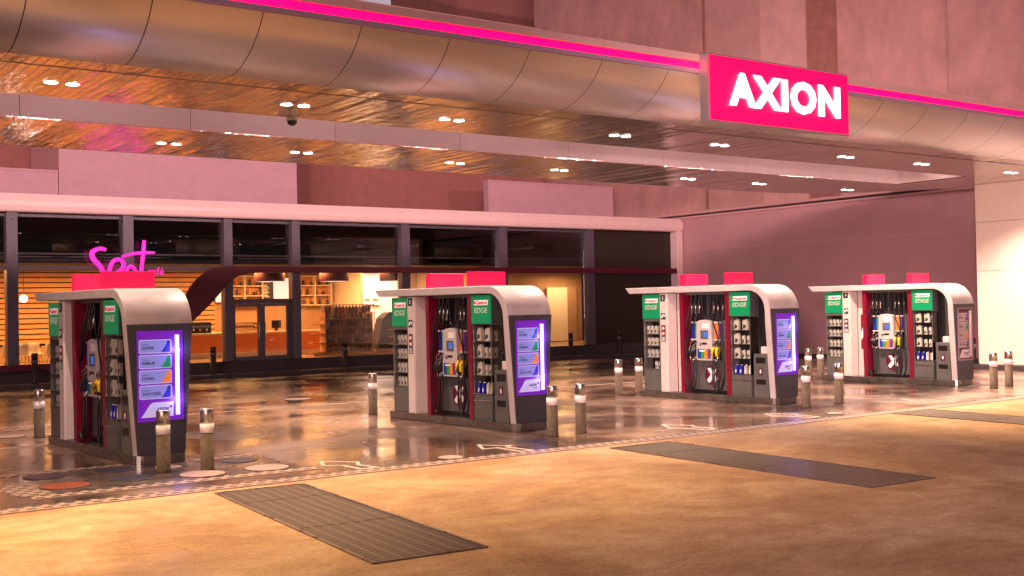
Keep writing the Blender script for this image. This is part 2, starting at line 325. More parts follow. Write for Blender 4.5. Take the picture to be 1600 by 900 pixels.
def thing(name, label, cat, loc=(0, 0, 0), rz=0, group=None):
    o = bpy.data.objects.new(name, None); COL.objects.link(o); o.location = loc; o.rotation_euler = (0, 0, rz); o.empty_display_size = .2
    return tag(o, label, cat, group)
def text(name, st, mat, parent, org, xd, ud, w=None, h=None, ext=.004, bold=0, shear=0, spacing=1):
    cu = bpy.data.curves.new(name, 'FONT'); cu.body = st; cu.size = 1; cu.extrude = 0; cu.offset = bold; cu.shear = shear; cu.space_character = spacing; cu.resolution_u = 3
    ob = bpy.data.objects.new(name, cu); COL.objects.link(ob)
    bpy.context.view_layer.update()
    me = bpy.data.meshes.new_from_object(ob.evaluated_get(bpy.context.evaluated_depsgraph_get()))
    bpy.data.objects.remove(ob); bpy.data.curves.remove(cu)
    xs = [v.co.x for v in me.vertices]; ys = [v.co.y for v in me.vertices]
    x0, x1, y0, y1 = min(xs), max(xs), min(ys), max(ys)
    sx = w/(x1-x0) if w else h/(y1-y0); sy = h/(y1-y0) if h else sx
    xd = Vector(xd); ud = Vector(ud); nd = xd.cross(ud).normalized(); org = Vector(org)
    for v in me.vertices:
        v.co = org + xd*((v.co.x-x0)*sx) + ud*((v.co.y-y0)*sy) + nd*ext
    me.materials.clear(); me.materials.append(M[mat]); me.update()
    o = bpy.data.objects.new(name, me); COL.objects.link(o); o.parent = parent
    sd = o.modifiers.new('thickness', 'SOLIDIFY'); sd.thickness = min(ext, .02)*.9; sd.offset = -1
    return o
XF = ((0, -1, 0), (0, 0, 1))   # lettering on faces that look towards -x
YF = ((1, 0, 0), (0, 0, 1))    # lettering on faces that look towards -y

# ================================================================ SETTING
struct(MB().box(-120, 160, -80, 15.1, -.3, 0).box(-120, 160, 15.1, 160, -.3, -.004).build('ground', 'apron'))
struct(MB().box(-14, 38.4, 15.1, 39.0, -.02, .004).build('forecourt_floor', 'forecourt'))
struct(MB().box(-14, 38.4, 39.0, 39.98, 0, .15).box(37.9, 38.4, 22, 38.99, .0, .13).build('pavement', 'kerb', bevel=.02))
struct(MB().box(-10, 38.4, 26.06, 26.14, .006, .009).build('painted_line', 'painted'))
struct(MB().prism([(3.9, 15.95), (7.5, 15.95), (7.5, 18.2), (3.9, 18.2)], 'z', .005, .009).build('tank_pad', 'pad'))
MB_ = MB().prism([(3.3, 16.7), (3.42, 15.98), (3.86, 15.98), (3.72, 16.9), (3.54, 17.5)], 'z', .005, .010).build('painted_patch', 'drain'); struct(MB_)

def grating(name, mat, pts, label, cat, group, z0=.004, z1=.012, seams=()):
    o = MB().prism(pts, 'z', z0, z1).build(name, mat); return tag(o, label, cat, group)
def rect(a0, a1, b0, b1): return [(a0, b0), (a1, b0), (a1, b1), (a0, b1)]
grating('drain_channel', 'drain', rect(-12, 38.3, 14.76, 15.1), 'long slotted drain strip between the tan apron and the dark forecourt', 'drain', None, .001, .014)
g = 'slotted channel covers around the tank pad of the nearest pump island'
grating('channel_cover', 'drain', rect(3.5, 7.6, 15.63, 15.93), 'slotted channel cover along the front of the tank pad', 'channel cover', g)
grating('channel_cover', 'drain', rect(3.45, 5.42, 18.12, 18.34), 'slotted channel cover behind the orange and purple lids', 'channel cover', g)
grating('channel_cover', 'drain', rect(3.9, 5.3, 21.9, 22.12), 'slotted channel cover at the left rear of the nearest pump island', 'channel cover', g)
grating('channel_cover', 'drain', rect(4.4, 7.2, 25.2, 25.45), 'slotted channel cover farthest left behind the nearest pump island', 'channel cover', g)
grating('channel_cover', 'drain', rect(6.45, 7.6, 17.85, 18.05), 'slotted channel cover to the right behind the nearest island bollards', 'channel cover', g)

def quadgrate(P, label):
    ox, oy = P[3]; t = thing('floor_grate', label, 'floor grate', (ox, oy, 0), 0, 'dark ribbed floor grates in the apron')
    u = Vector((P[2][0]-P[3][0], P[2][1]-P[3][1], 0)); v = Vector((P[0][0]-P[3][0], P[0][1]-P[3][1], 0))
    t.rotation_euler.z = math.atan2(u.y, u.x); W_ = u.length; Lr = v.length
    fr = MB(); fr.box(-.035, W_+.035, -.035, 0, .001, .017).box(-.035, W_+.035, Lr, Lr+.035, .001, .017).box(-.035, 0, 0, Lr, .001, .017).box(W_, W_+.035, 0, Lr, .001, .017)
    fr.build('edge_frame', 'plinth', t)
    n = 5
    for k in range(n):
        y0 = Lr*k/n+.006; y1 = Lr*(k+1)/n-.006
        MB().box(.004, W_-.004, y0, y1, .001, .010+random.uniform(0, .004)).build('grate_panel', 'grate', t)
quadgrate([(5.41, 14.50), (6.62, 14.42), (6.33, 9.43), (5.15, 9.52)], 'dark ribbed grate nearest the camera, in front of the first two pump islands')
quadgrate([(12.64, 14.42), (13.86, 14.37), (13.33, 9.12), (12.10, 9.17)], 'dark ribbed grate with a violet glint, in front of the second and third islands')
quadgrate([(20.5, 14.72), (21.7, 14.68), (21.2, 9.4), (20.0, 9.45)], 'dark ribbed grate at the right edge of the apron, farthest away')

lids = [(4.13, 16.58, .33, 'lido', 'orange round tank lid left of the nearest pump island'), (5.06, 16.62, .30, 'lidb', 'dark blue round tank lid in front of the nearest island'),
        (6.99, 17.38, .28, 'lidb', 'dark blue round tank lid right of the nearest island bollards'), (5.13, 17.69, .28, 'lidb', 'dark blue lid against the corner of the nearest island'),
        (4.12, 17.71, .28, 'lidp', 'purple round tank lid behind the orange one'), (6.01, 16.34, .33, 'lidw', 'pinkish white round lid in front of the nearest bollard pair'),
        (7.0, 16.29, .33, 'lidw', 'pinkish white lid at the right end of the tank pad'), (5.87, 17.42, .2, 'lidw', 'small white lid behind the left front bollard'),
        (4.95, 24.05, .28, 'lidw', 'pale round lid behind the leftmost rear bollard'), (13.01, 28.2, .36, 'lidw', 'white round lid alone out on the forecourt near the cafe'),
        (9.69, 15.32, .20, 'lidw', 'white round lid beside the drain strip left of the second island'), (19.4, 15.55, .17, 'lidw', 'white round lid beside the drain strip before the third island')]
for x, y, r, m, lb in lids:
    t = thing('tank_lid', lb, 'manhole cover', (x, y, .010), 0, 'round lids in the forecourt floor')
    MB().disc(0, 0, 0, r, .010).build('cover_plate', m, t)
    q = MB(); q.lathe([(r*1.06, 0), (r*1.06, .006), (r*1.005, .006), (r*1.005, 0)], n=28); q.build('rim', 'kerb', t)

def arrow(P, lb):
    q = MB(); n = len(P); cx = sum(p[0] for p in P)/n; cy = sum(p[1] for p in P)/n
    for i in range(n):
        a = Vector((*P[i], 0)); b = Vector((*P[(i+1) % n], 0)); d = (b-a).normalized(); nn = Vector((-d.y, d.x, 0))*.028
        a -= d*.02; b += d*.02
        q.prism([((a+nn).x, (a+nn).y), ((a-nn).x, (a-nn).y), ((b-nn).x, (b-nn).y), ((b+nn).x, (b+nn).y)], 'z', .006, .009+.0008*i)
    struct(q.build('painted_arrow', 'painted'))
arrow([(10.93, 16.37), (11.29, 15.92), (11.12, 15.80), (11.19, 15.16), (10.95, 15.14), (10.94, 15.81), (10.66, 15.83)], '')
arrow([(15.37, 16.51), (15.71, 16.04), (15.56, 15.82), (15.61, 15.29), (15.32, 15.23), (15.2, 15.81), (15.0, 15.9)], '')
arrow([(7.95, 16.37), (8.35, 15.92), (8.20, 15.6), (8.29, 15.18), (8.02, 15.16), (7.99, 15.71), (7.75, 15.89)], '')
arrow([(18.4, 16.57), (18.78, 16.06), (18.6, 15.9), (18.67, 15.38), (18.4, 15.33), (18.29, 15.94), (18.1, 16.1)], '')
arrow([(23.2, 16.6), (23.6, 16.1), (23.42, 15.9), (23.5, 15.4), (23.2, 15.35), (23.1, 15.95), (22.9, 16.1)], '')

# ================================================================ CANOPY
can = thing('forecourt_canopy', 'long aluminium canopy with rounded edge and magenta light strip over the pumps', 'canopy', (0, 15.9, 0))
A0, A1, oy = -6.0, 36.0, 15.9
prof = [(17.3, 6.15), (17.08, 6.172), (16.85, 6.23), (16.62, 6.325), (16.42, 6.435), (16.24, 6.57), (16.1, 6.71), (16.0, 6.84), (15.96, 6.89)]
q = MB(); qj = MB()
js = [1.94+1.66*k for k in range(-4, 22)]
js = [A0]+[j for j in js if A0 < j < A1]+[A1]
for a, b in zip(js[:-1], js[1:]):
    vs = []
    for (pb, pz) in prof:
        vs += [(a+.008, pb-oy, pz), (b-.008, pb-oy, pz)]
    q.add(vs, [(2*i, 2*i+1, 2*i+3, 2*i+2) for i in range(len(prof)-1)], 0, True)
pr2 = [(p[0]-oy+.02, p[1]+.02) for p in prof]
q.build('bullnose_fascia', 'alu', can)
MB().prism(pr2+[(17.3-oy, 6.39), (16.7-oy, 6.45), (16.4-oy, 6.88), (15.98-oy+.03, 6.885)], 'x', A0, A1).build('fascia_backing', 'dark', can)
M['ledge'] = pbr('lilac_ledge_trim', (.45, .28, .42), .4, .3)
M['trim'] = pbr('pink_top_trim', (.62, .36, .36), .5)
box('ledge', 'ledge', can, A0, A1, 15.90-oy, 16.3-oy, 6.893, 6.975)
box('light_strip', 'neon', can, A0, A1, 15.955-oy, 16.2-oy, 6.978, 7.12)
q = MB()
for a, b in zip(js[:-1], js[1:]): q.box(a+.006, b-.006, 15.89-oy, 16.4-oy, 7.123, 7.26)
q.build('top_trim', 'trim', can)
# soffit with the long raised coffer
b0, c0, c1, b1 = 17.3, 20.45, 22.9, 26.7
q = MB(); z0, z1 = 6.15, 6.17
q.box(A0, A1, b0-oy, c0-oy, z0, z1)
q.box(32.1, A1, c0-oy, 22.35-oy, z0, z1)
q.prism([(32.1, 22.35-oy), (A1-.3, 22.35-oy), (32.4, 26.2-oy), (30.5, b1-oy), (29, b1-oy), (29, c1-oy), (32.1, c1-oy)], 'z', z0, z1)
q.box(A0, 29, c1-oy, b1-oy, z0, z1)
q.build('soffit', 'soffit', can)
q = MB()
jc = [A0+1.0+3.32*k for k in range(12)]; jc = [A0]+[j for j in jc if j < 32.0]+[32.1]
for a, b in zip(jc[:-1], jc[1:]): q.box(a+.006, b-.006, c1-oy+.002, c1-oy+.05, z1+.002, 7.1)
q.build('coffer_face', 'coffer', can)
M['coffer_end'] = pbr('pale_coffer_end', (.62, .50, .48), .6)
box('coffer_end', 'coffer_end', can, 32.1, 32.15, c0-oy, c1-oy, z1+.002, 7.1)
box('coffer_front', 'coffer', can, A0, 32.1, c0-oy-.05, c0-oy-.002, z1+.002, 6.5)
MB().box(A0, A1, 17.0-oy, c0-oy-.06, 6.4, 6.44).box(A0, A1, c1-oy+.06, b1-oy-.01, 6.9, 6.94).build('roof_deck', 'lilac', can)
q = MB().box(A0, 30.5, b1-oy, b1-oy+.06, 6.15, 7.24)
q.add([(30.5, b1-oy, 6.15), (A1-.3, 22.35-oy, 6.15), (A1-.3, 22.35-oy, 7.2), (30.5, b1-oy, 7.2)], [(0, 1, 2, 3)])
q.build('rear_fascia', 'coffer', can)
q = MB()
for k in range(6): q.box(A0+1, A1-.5, 17.9-oy+k*.0+.0, 17.915-oy, 6.143, 6.149) if k == 0 else None
q.build('soffit_seam', 'joint', can)

r1 = [4.8, 8.9, 12.3, 16.75, 19.9, 24.6, 27.9, 32.4]; r2 = [8.5, 11.7, 16.05, 19.5, 24.45, 27.6, 32.0]
gl = 'twin downlights in the canopy soffit'
names1 = ['near front left corner', 'above the camera dome', 'between the first and second islands', 'left of the lit red sign', 'under the left end of the red sign', 'under the right end of the red sign', 'right of the red sign', 'at the far right edge']
def downlight(x, y, lb, pw, lit=True):
    t = thing('canopy_downlight', lb, 'ceiling light', (x, y, 6.15), 0, gl)
    for dx in (-.17, .17):
        MB().lathe([(.128, -.002), (.127, -.008), (.114, -.009), (.112, -.003)], dx, 0, 20, cap=False).build('trim_ring', 'steel', t)
        MB().lathe([(.112, -.003), (.105, -.006), (.05, -.008), (.005, -.009)], dx, 0, 20).build('lens', 'lamp', t)
    l = light('downlight_beam', 'SPOT', (0, 0, -.022), pw, (1, .70, .53), t, spot_size=math.radians(126), spot_blend=.75, shadow_soft_size=.02)
    return t
for x, n in zip(r1, names1): downlight(x, 19.17, 'twin round downlight in the front soffit row, '+n, (950 if x < 10 else 1500) if x < 23 else 3200)
names2 = ['leftmost', 'second from the left', 'third from the left', 'fourth from the left', 'third from the right', 'second from the right', 'rightmost']
for x, n in zip(r2, names2): downlight(x, 24.9, 'twin round downlight in the rear soffit row, '+n, 1500)
# dome camera
t = thing('security_camera', 'small dark dome camera hanging under the canopy coffer edge', 'security camera', (9.35, 20.3, 6.15))
MB().lathe([(.05, 0), (.10, -.02), (.10, -.07), (.115, -.09)][::-1], n=20).build('housing', 'paper', t)
MB().lathe([(.01, -.185), (.06, -.17), (.09, -.13), (.095, -.09)], n=20).build('dome', 'black', t)

# lit sign on the canopy
t = thing('lit_canopy_sign', 'big lit magenta rectangular sign with white letters on the canopy edge', 'sign', (15.6, 15.3, 0))
SX0, SX1, SZ0, SZ1 = 0.0, 4.16, 5.84, 7.15
box('casing', 'alu', t, SX0, SX1, .0, .22, SZ0, SZ1, .01)
box('face', 'signface', t, SX0+.035, SX1-.035, -.03, .0, SZ0+.035, SZ1-.035, .015)
box('mount_arm', 'steel', t, .8, .95, .22, .9, 6.5, 6.6); box('mount_arm', 'steel', t, 3.2, 3.35, .22, .9, 6.5, 6.6)
text('lettering', 'AXION', 'letterlit', t, (.52, -.03, 6.175), *YF, w=3.30, h=.66, ext=.03, bold=.045, spacing=1.13)

# ================================================================ WALLS AND BUILDINGS
def wallthing(name, lb, cat, **k): return thing(name, lb, cat, **k)
t = wallthing('tall_party_wall', 'tall rough pink brown party wall rising behind the canopy', 'wall', loc=(38.5, 30, 0))
segs = [(51.2, 38.0, 'rough', 0), (37.9, 34.5, 'smooth', .03), (34.5, 32.0, 'smooth2', .035), (32.0, 30.3, 'brown2', .12), (30.3, 25.1, 'rough', .0), (25.1, 6, 'rough', -.12)]
for ya, yb, m, dx in segs: box('wall_bay', m, t, dx, 1.2, yb-30, ya-30, 6.72, 26)
box('downpipe', 'brown2', t, -.05, .0, 7.9, 8.0, 6.8, 26)
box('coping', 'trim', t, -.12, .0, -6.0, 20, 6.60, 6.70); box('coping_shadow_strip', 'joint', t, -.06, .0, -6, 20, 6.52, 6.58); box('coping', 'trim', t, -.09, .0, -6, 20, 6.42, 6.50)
box('lower_wall', 'pinkwall', t, .0, 1.2, -8.2, 21, .0, 6.715)
q = MB(); q.box(-.004, .0, -8, 10, 4.885, 4.905); q.build('joint_line', 'smooth2', t)
q = MB()
t = wallthing('cream_clad_wall', 'smooth cream panelled wall at the right edge under the canopy', 'wall', loc=(34.8, 21.9, 0))
for za, zb in ((.16, 3.255), (3.265, 4.885), (4.895, 6.148)): box('cladding_panel', 'cream', t, 0, .25, -14, 0, za, zb, .006)
box('core', 'joint', t, .03, 3.6, -14, -.02, 0, 6.14)
box('base_kerb', 'kerb', t, -.18, .0, -14, .1, 0, .15, .015)
t = tag(MB().box(0, 0+46, 0, 1, 0, 15.08).build('rear_wall', 'brown', loc=(-8, 50, 0)), 'long dark brown rendered wall behind the cafe roof', 'wall')
t = tag(MB().box(0, 46, 0, 1, 0, 2.5).box(0, 46, -.08, 1.1, 2.5, 2.62).build('rear_parapet', 'trim', loc=(-8, 50.02, 15.10)), 'pale pink parapet band seen just above the canopy edge', 'parapet')
t = thing('brown_tower', 'reddish brown building corner seen above the parapet at the top', 'building', (37.1, 57, 0))
box('wall', 'brown', t, 0, 14, 0, 8, 0, 34); box('cornice', 'brown2', t, -.2, 14.2, -.2, 8.2, 34, 34.6)
t = thing('lilac_roof_block', 'large flat lilac wall rising above the left of the cafe roof', 'building', (11.2, 45.2, 6.3))
box('wall', 'lilac', t, 0, 9.8, 0, 4.5, 0, 6.5); box('flashing', 'trim', t, -.03, .03, -.03, 4.5, 0, 6.5)
t = thing('low_lilac_block', 'low lilac wall at the left edge above the cafe roof', 'building', (-8, 45.25, 6.3))
box('wall', 'lilac', t, 0, 19.15, 0, 4.4, 0, 1.52); box('coping', 'lilac', t, 0, 19.15, -.05, 4.4, 1.52, 1.6)
t = thing('small_lilac_block', 'low lilac box wall above the right end of the cafe roof', 'building', (30.4, 44.3, 6.3))
box('wall', 'lilac', t, 0, 7.75, 0, .4, 0, 2.02); box('coping', 'lilac', t, -.04, 7.79, -.04, .44, 2.02, 2.09)

# ================================================================ CAFE / SHOP
SH = thing('cafe_building', 'glass fronted cafe shop with pale fascia and dark red sweeping band', 'building', (0, 40, 0))
SA0, SA1 = -9.0, 38.02
q = MB(); q.prism([(-.45, 5.85), (-.5, 6.0), (-.5, 6.15), (-.38, 6.4), (1, 6.42), (1, 5.80), (-.4, 5.80)], 'x', SA0, SA1+.38)
q.build('fascia', 'shopwhite', SH)
box('roof', 'kerb', SH, SA0, SA1+.36, 1.001, 9.8, 5.8, 6.41)
box('end_frame', 'shopwhite', SH, SA1, SA1+.38, -.45, .3, .0, 5.799, .03)
box('end_wall', 'kerb', SH, SA1+.05, SA1+.3, .301, 9.8, .0, 5.79)
box('base_plinth', 'kerb', SH, SA0, SA1-.001, -.02, .3, .0, .56)
mull = [(4.6, 4.95), (8.15, 8.5), (11.92, 12.28), (15.55, 15.87), (18.22, 18.55), (22.98, 23.37), (27.8, 28.2), (32.64, 33.02)]
for a, b in mull: 
    m_ = box('mullion', 'mullion', SH, a, b, -.28, .12, .561, 5.799, .01)
    for z in (4.3, 5.55): MB().lathe([(.022, z-.022), (.022, z+.022)], (a+b)/2, -.285, 8).build('bolt', 'steel', m_)
box('transom', 'mullion', SH, SA0, 15.54, -.1, .1, 3.90, 4.03)
box('head_rail', 'mullion', SH, SA0, 33.0, -.06, .08, 5.66, 5.798)
edges = [SA0, 4.6, 8.15, 11.92, 15.55, 18.22, 22.98, 27.8, 32.64]; left = [SA0]+[b for a, b in mull]
for x0, x1 in zip(left[:-1], [a for a, b in mull]):
    door = (x0 > 15 and x1 < 19)
    w1 = MB().box(x0+.02, x1-.02, .0, .02, 4.04, 5.65).build('upper_pane', 'glass', SH)
    if not door:
        MB().box(x0+.02, x1-.02, .0, .02, .6, 3.79).build('lower_pane', 'glass', SH)
# door set
d0, d1 = 15.88, 18.21
box('door_header', 'mullion', SH, d0, d1, -.1, .1, 2.66, 2.84)
MB().box(d0+.02, d1-.02, 0, .02, 2.85, 3.79).build('door_fanlight', 'glass', SH)
mid = (d0+d1)/2
for x0, x1, hx in ((d0+.01, mid-.005, mid-.12), (mid+.005, d1-.01, mid+.12)):
    fr = MB(); fr.box(x0, x0+.13, -.06, .06, .565, 2.655).box(x1-.13, x1, -.06, .06, .565, 2.655).box(x0+.131, x1-.131, -.06, .06, .565, .72).box(x0+.131, x1-.131, -.06, .06, 2.56, 2.655)
    dr = fr.build('door', 'mullion', SH)
    MB().box(x0+.13, x1-.13, -.01, .01, .72, 2.56).build('door_pane', 'glass', dr)
    MB().tube([(hx, -.06, 1.35), (hx, -.13, 1.4), (hx, -.13, 1.9), (hx, -.06, 1.95)], .016).build('handle', 'steel', dr)
# dark cladding bay at the right
q = MB()
for k in range(22): q.box(33.021, SA1-.001, .0, .05+.002*(k % 2), .565+k*.238, .565+k*.238+.2375)
q.build('slate_cladding', 'darkwall', SH)
# sweeping dark red band
top = [(14.05, 2.5), (14.1, 2.9), (14.25, 3.2), (14.55, 3.55), (14.85, 3.83), (15.15, 4.0), (15.5, 4.04)]
low = [(16.9, 3.80), (16.4, 3.78), (16.0, 3.68), (15.68, 3.49), (15.26, 3.02), (14.9, 2.66), (14.3, 2.11), (13.9, 1.7), (13.45, 1.25), (12.9, .95), (12.2, .76)]
back = [(11.4, .72), (12.2, .98), (12.7, 1.2), (13.1, 1.6), (13.5, 2.0), (13.8, 2.3)]
lowrail = [(SA0, .57), (SA0, .76), (11.4, .78)]
poly = [(SA0, .565), (12.2, .565), (12.9, .72), (13.5, 1.15), (13.95, 1.65), (14.3, 2.08), (14.9, 2.62), (15.26, 3.0), (15.68, 3.47), (16.0, 3.67), (16.4, 3.78), (16.9, 3.80), (38.02, 3.80), (38.02, 4.035), (15.5, 4.035), (15.15, 4.0), (14.85, 3.86), (14.5, 3.6), (14.2, 3.25), (13.95, 2.85), (13.6, 2.3), (13.2, 1.75), (12.7, 1.25), (12.2, .95), (11.6, .78), (SA0, .76)]
MB().prism(poly, 'y', -.42, -.285).build('red_band', 'bandred', SH)
# interior shell
iy = 8.0
box('interior_floor', 'shopfloor', SH, SA0, SA1, .31, 9.7, .3, .52)
box('interior_ceiling', 'dark', SH, SA0, SA1, .5, 9.7, 4.15, 4.25)
q = MB(); q.box(SA0, SA1, 9.2, 9.3, 4.26, 5.79); q.build('ceiling_void', 'dark', SH)
q = MB()
for k in range(9): q.box(SA0+.2, SA1-.2, 1.6+k*.8, 1.64+k*.8, 4.5+.04*(k % 3), 4.56+.04*(k % 3))
for x in (14.0, 18.5, 24.5, 30.5): q.tube([(x, 1.0, 5.0), (x+1.5, 7.5, 5.15)], .05, smooth_pts=False)
q.build('ceiling_pipe', 'mullion', SH)
for x in (14.6, 20.2, 26.2):
    MB().lathe([(.42, -1.3), (.45, -1.25), (.45, 1.25), (.42, 1.3)], n=20).build('air_duct', 'darkwall', SH, loc=(x+1.5, 3.2, 4.85)).rotation_euler = (0, math.radians(90), 0)
def back(x0, x1, m): return box('back_wall', m, SH, x0, x1, iy, iy+.15, .53, 4.149)
back(SA0, 18.4, 'tan'); back(18.4, 24.1, 'tan'); back(24.1, 27.6, 'ctop'); back(27.6, SA1, 'tan')
q = MB()
for k in range(15): q.box(SA0, 18.3, iy-.10, iy-.01, 1.25+k*.285*.72, 1.25+k*.285*.72+.155)
q.build('timber_slats', 'timber', SH)
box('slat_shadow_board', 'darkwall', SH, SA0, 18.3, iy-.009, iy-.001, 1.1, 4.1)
box('partition', 'ctop', SH, 24.0, 24.12, 5.2, iy-.01, .53, 4.14)
box('partition', 'tan', SH, 28.6, 28.75, 2.2, iy-.01, .53, 4.14)
# lit service room at the right
box('service_partition', 'tan', SH, 29.6, 37.4, 6.1, 6.2, .53, 4.14)
box('service_panel', 'ctop', SH, 35.0, 36.3, 5.9, 6.0, .56, 3.3); box('service_panel', 'tan', SH, 36.32, 36.9, 5.9, 6.0, .56, 3.3)
for x in (2, 7, 12, 17.5, 21.5, 25.8, 31, 35.3):
    L_ = light('cafe_ceiling_light', 'AREA', (x, 4.6 if x < 30 else 4.2, 4.12), 600 if x < 27 else 90, (1, .48, .16), SH, shape='RECTANGLE', size=3.2, size_y=2.0)
light('cafe_wall_light', 'AREA', (25.8, 6.9, 4.1), 260, (1, .85, .78), SH, shape='RECTANGLE', size=2.6, size_y=.4)

light('service_room_light', 'AREA', (35.6, 4.9, 3.9), 110, (1, .62, .30), SH, shape='RECTANGLE', size=1.6, size_y=.5)
def pend(x, y, lb):
    t = thing('pendant_lamp', lb, 'lamp', (x, y, 0), 0, 'purple drum lamps hanging in the cafe')
    MB().lathe([(.60, 3.60), (.62, 3.62), (.62, 3.96), (.60, 3.98)], n=28).build('shade', 'lampshade', t)
    MB().lathe([(.57, 3.595), (.1, 3.590)], n=28).build('diffuser', 'litpanel', t)
    MB().lathe([(.01, 3.98), (.01, 4.15)], n=6).build('cord', 'black', t)
pend(19.15, 44, 'purple drum lamp hanging behind the glass door'); pend(22.1, 44, 'purple drum lamp hanging above the snack shelf'); pend(25.0, 44, 'purple drum lamp hanging behind the second pump island roof')
t = thing('globe_lamp', 'small bright round globe lamp in the left cafe window', 'lamp', (9.15, 42, 0))
vs = [(max(.001, .13*math.sin(math.pi*k/10)), 2.97-.13*math.cos(math.pi*k/10)) for k in range(11)]
MB().lathe(vs, n=20).build('globe', 'lamp', t); MB().lathe([(.008, 3.1), (.008, 4.15)], n=6).build('cord', 'black', t)
NUM = ['first from left', 'second from left', 'third from left', 'fourth from left', 'fifth from left', 'sixth from left', 'seventh from left', 'eighth from left', 'ninth from left', 'tenth from left', 'eleventh from left', 'twelfth from left', 'thirteenth from left', 'last at the right']
# counter
t = thing('service_counter', 'long orange fronted service counter behind the glass door', 'counter', (0, 44, 0))
box('front_panel', 'counter', t, 14.2, 24.0, 0, .7, .75, 1.47); box('top', 'ctop', t, 14.1, 24.0, -.06, .8, 1.47, 1.54, .01); box('kick_base', 'ctop', t, 14.3, 24.0, .05, .68, .521, .749)
t = thing('display_case', 'glass food display case on the counter behind the left door leaf', 'display case', (17.7, 44.1, 1.54))
box('glass_body', 'glass', t, 0, .95, 0, .5, 0, .36); box('top_tray', 'steel', t, -.02, .97, -.02, .52, .361, .385); box('shelf_board', 'steel', t, .02, .93, .03, .47, .17, .18)
for i in range(7): tag(MB().lathe([(.03, 0), (.055, .03), (.04, .07), (.01, .09)], n=10).build('pastry', 'timber', loc=(17.8+i*.125, 44.3, 1.723)), 'small brown pastry, '+NUM[i]+' inside the glass case on the counter', 'pastry', 'pastries in the counter display case')
t = thing('coffee_machine', 'dark coffee machine on the counter left of the door', 'coffee machine', (15.75, 44.15, 1.54))
box('body', 'black', t, 0, .95, 0, .45, 0, .42, .02); box('cup_rail', 'steel', t, .02, .93, .05, .4, .421, .45); box('front_panel', 'steel', t, .05, .9, -.01, -.001, .2, .33)
q = MB()
for i in range(3): q.lathe([(.035, .10), (.035, .16)], .2+.27*i, -.03, 10)
q.build('brew_head', 'steel', t)
t = thing('till_screen', 'dark till screen on the counter behind the right door leaf', 'till', (19.35, 44.2, 1.54))
box('screen', 'black', t, 0, .42, .1, .14, .12, .45, .01); box('stand', 'black', t, .16, .26, .1, .2, 0, .12); box('base', 'steel', t, .08, .34, 0, .3, 0, .02)
t = thing('menu_board', 'black menu board with white price lines above the counter', 'menu board', (20.3, 47.7, 2.9))
box('board', 'menu', t, 0, .62, 0, .05, -.1, .85)
text('heading', 'Especiales', 'paper', t, (.05, -.0, .72), *YF, w=.45, ext=.004)
for k in range(9): box('price_line', 'paper', t, .06, .34+.05*(k % 3), -.006, -.001, .62-k*.065, .65-k*.065)
t = thing('backlit_panel', 'pale pink backlit panel beside the menu board', 'panel', (21.0, 47.8, 2.8)); box('face', 'litpanel', t, 0, .75, 0, .05, 0, 1.05); box('frame', 'mullion', t, -.03, .78, .051, .08, -.03, 1.08)
t = thing('backlit_panel', 'narrow white lit panel at the left of the door fanlight', 'panel', (18.3, 47.8, 2.8)); box('face', 'litpanel', t, 0, .28, 0, .05, 0, 1.05); box('frame', 'mullion', t, -.03, .31, .051, .08, -.03, 1.08)
def wallshelf(x, y, lb):
    t = thing('wall_shelf', lb, 'shelf', (x, y, 0), 0, 'cube shelves of jars on the cafe back wall')
    q = MB(); q.box(0, 1.7, .3, .33, 2.6, 3.95)
    q.build('back_panel', 'wood', t)
    for z in (2.6, 3.04, 3.48, 3.92): box('shelf_board', 'ctop', t, 0, 1.7, 0, .3, z, z+.04)
    for a in (0, .83, 1.66): box('upright', 'ctop', t, a, a+.04, -.002, .302, 2.6, 3.96)
    for r in range(3):
        for i in range(8):
            h = .16+.08*((i*7+r*3) % 3)
            ob = MB().lathe([(.055, 0), (.06, .02), (.058, h*.7), (.025, h*.85), (.025, h)], n=10).build('jar', ['food', 'bottleblk', 'timber', 'menu'][(i+r) % 4], loc=(x+.12+.2*i, y+.14, 2.642+.44*r))
            tag(ob, 'small jar, '+NUM[i]+' in the '+['bottom', 'middle', 'top'][r]+' row of cube shelf '+('beside the food prints' if x > 20 else 'behind the fanlight'), 'jar', 'jars on the shelves '+lb.split(',')[1].strip())
wallshelf(22.1, 47.6, 'cube shelf full of jars on the back wall, left of the framed food prints')
wallshelf(18.72, 47.62, 'cube shelf full of jars on the back wall, seen through the door fanlight')
for x, lb in ((24.35, 'left framed food print on the bright wall'), (25.5, 'right framed food print on the bright wall')):
    t = thing('framed_print', lb, 'picture', (x, 47.9, 2.54), 0, 'framed food prints on the bright cafe wall')
    box('frame', 'menu', t, 0, 1.0, .0, .04, 0, .60, .005); box('print', 'ctop', t, .03, .97, -.004, -.001, .03, .57)
    for dx in (.28, .70):
        MB().prism([(dx+.16*math.cos(a*.5236), .27+.085*math.sin(a*.5236)) for a in range(12)], 'y', -.007, -.005).build('food_image', 'food', t)
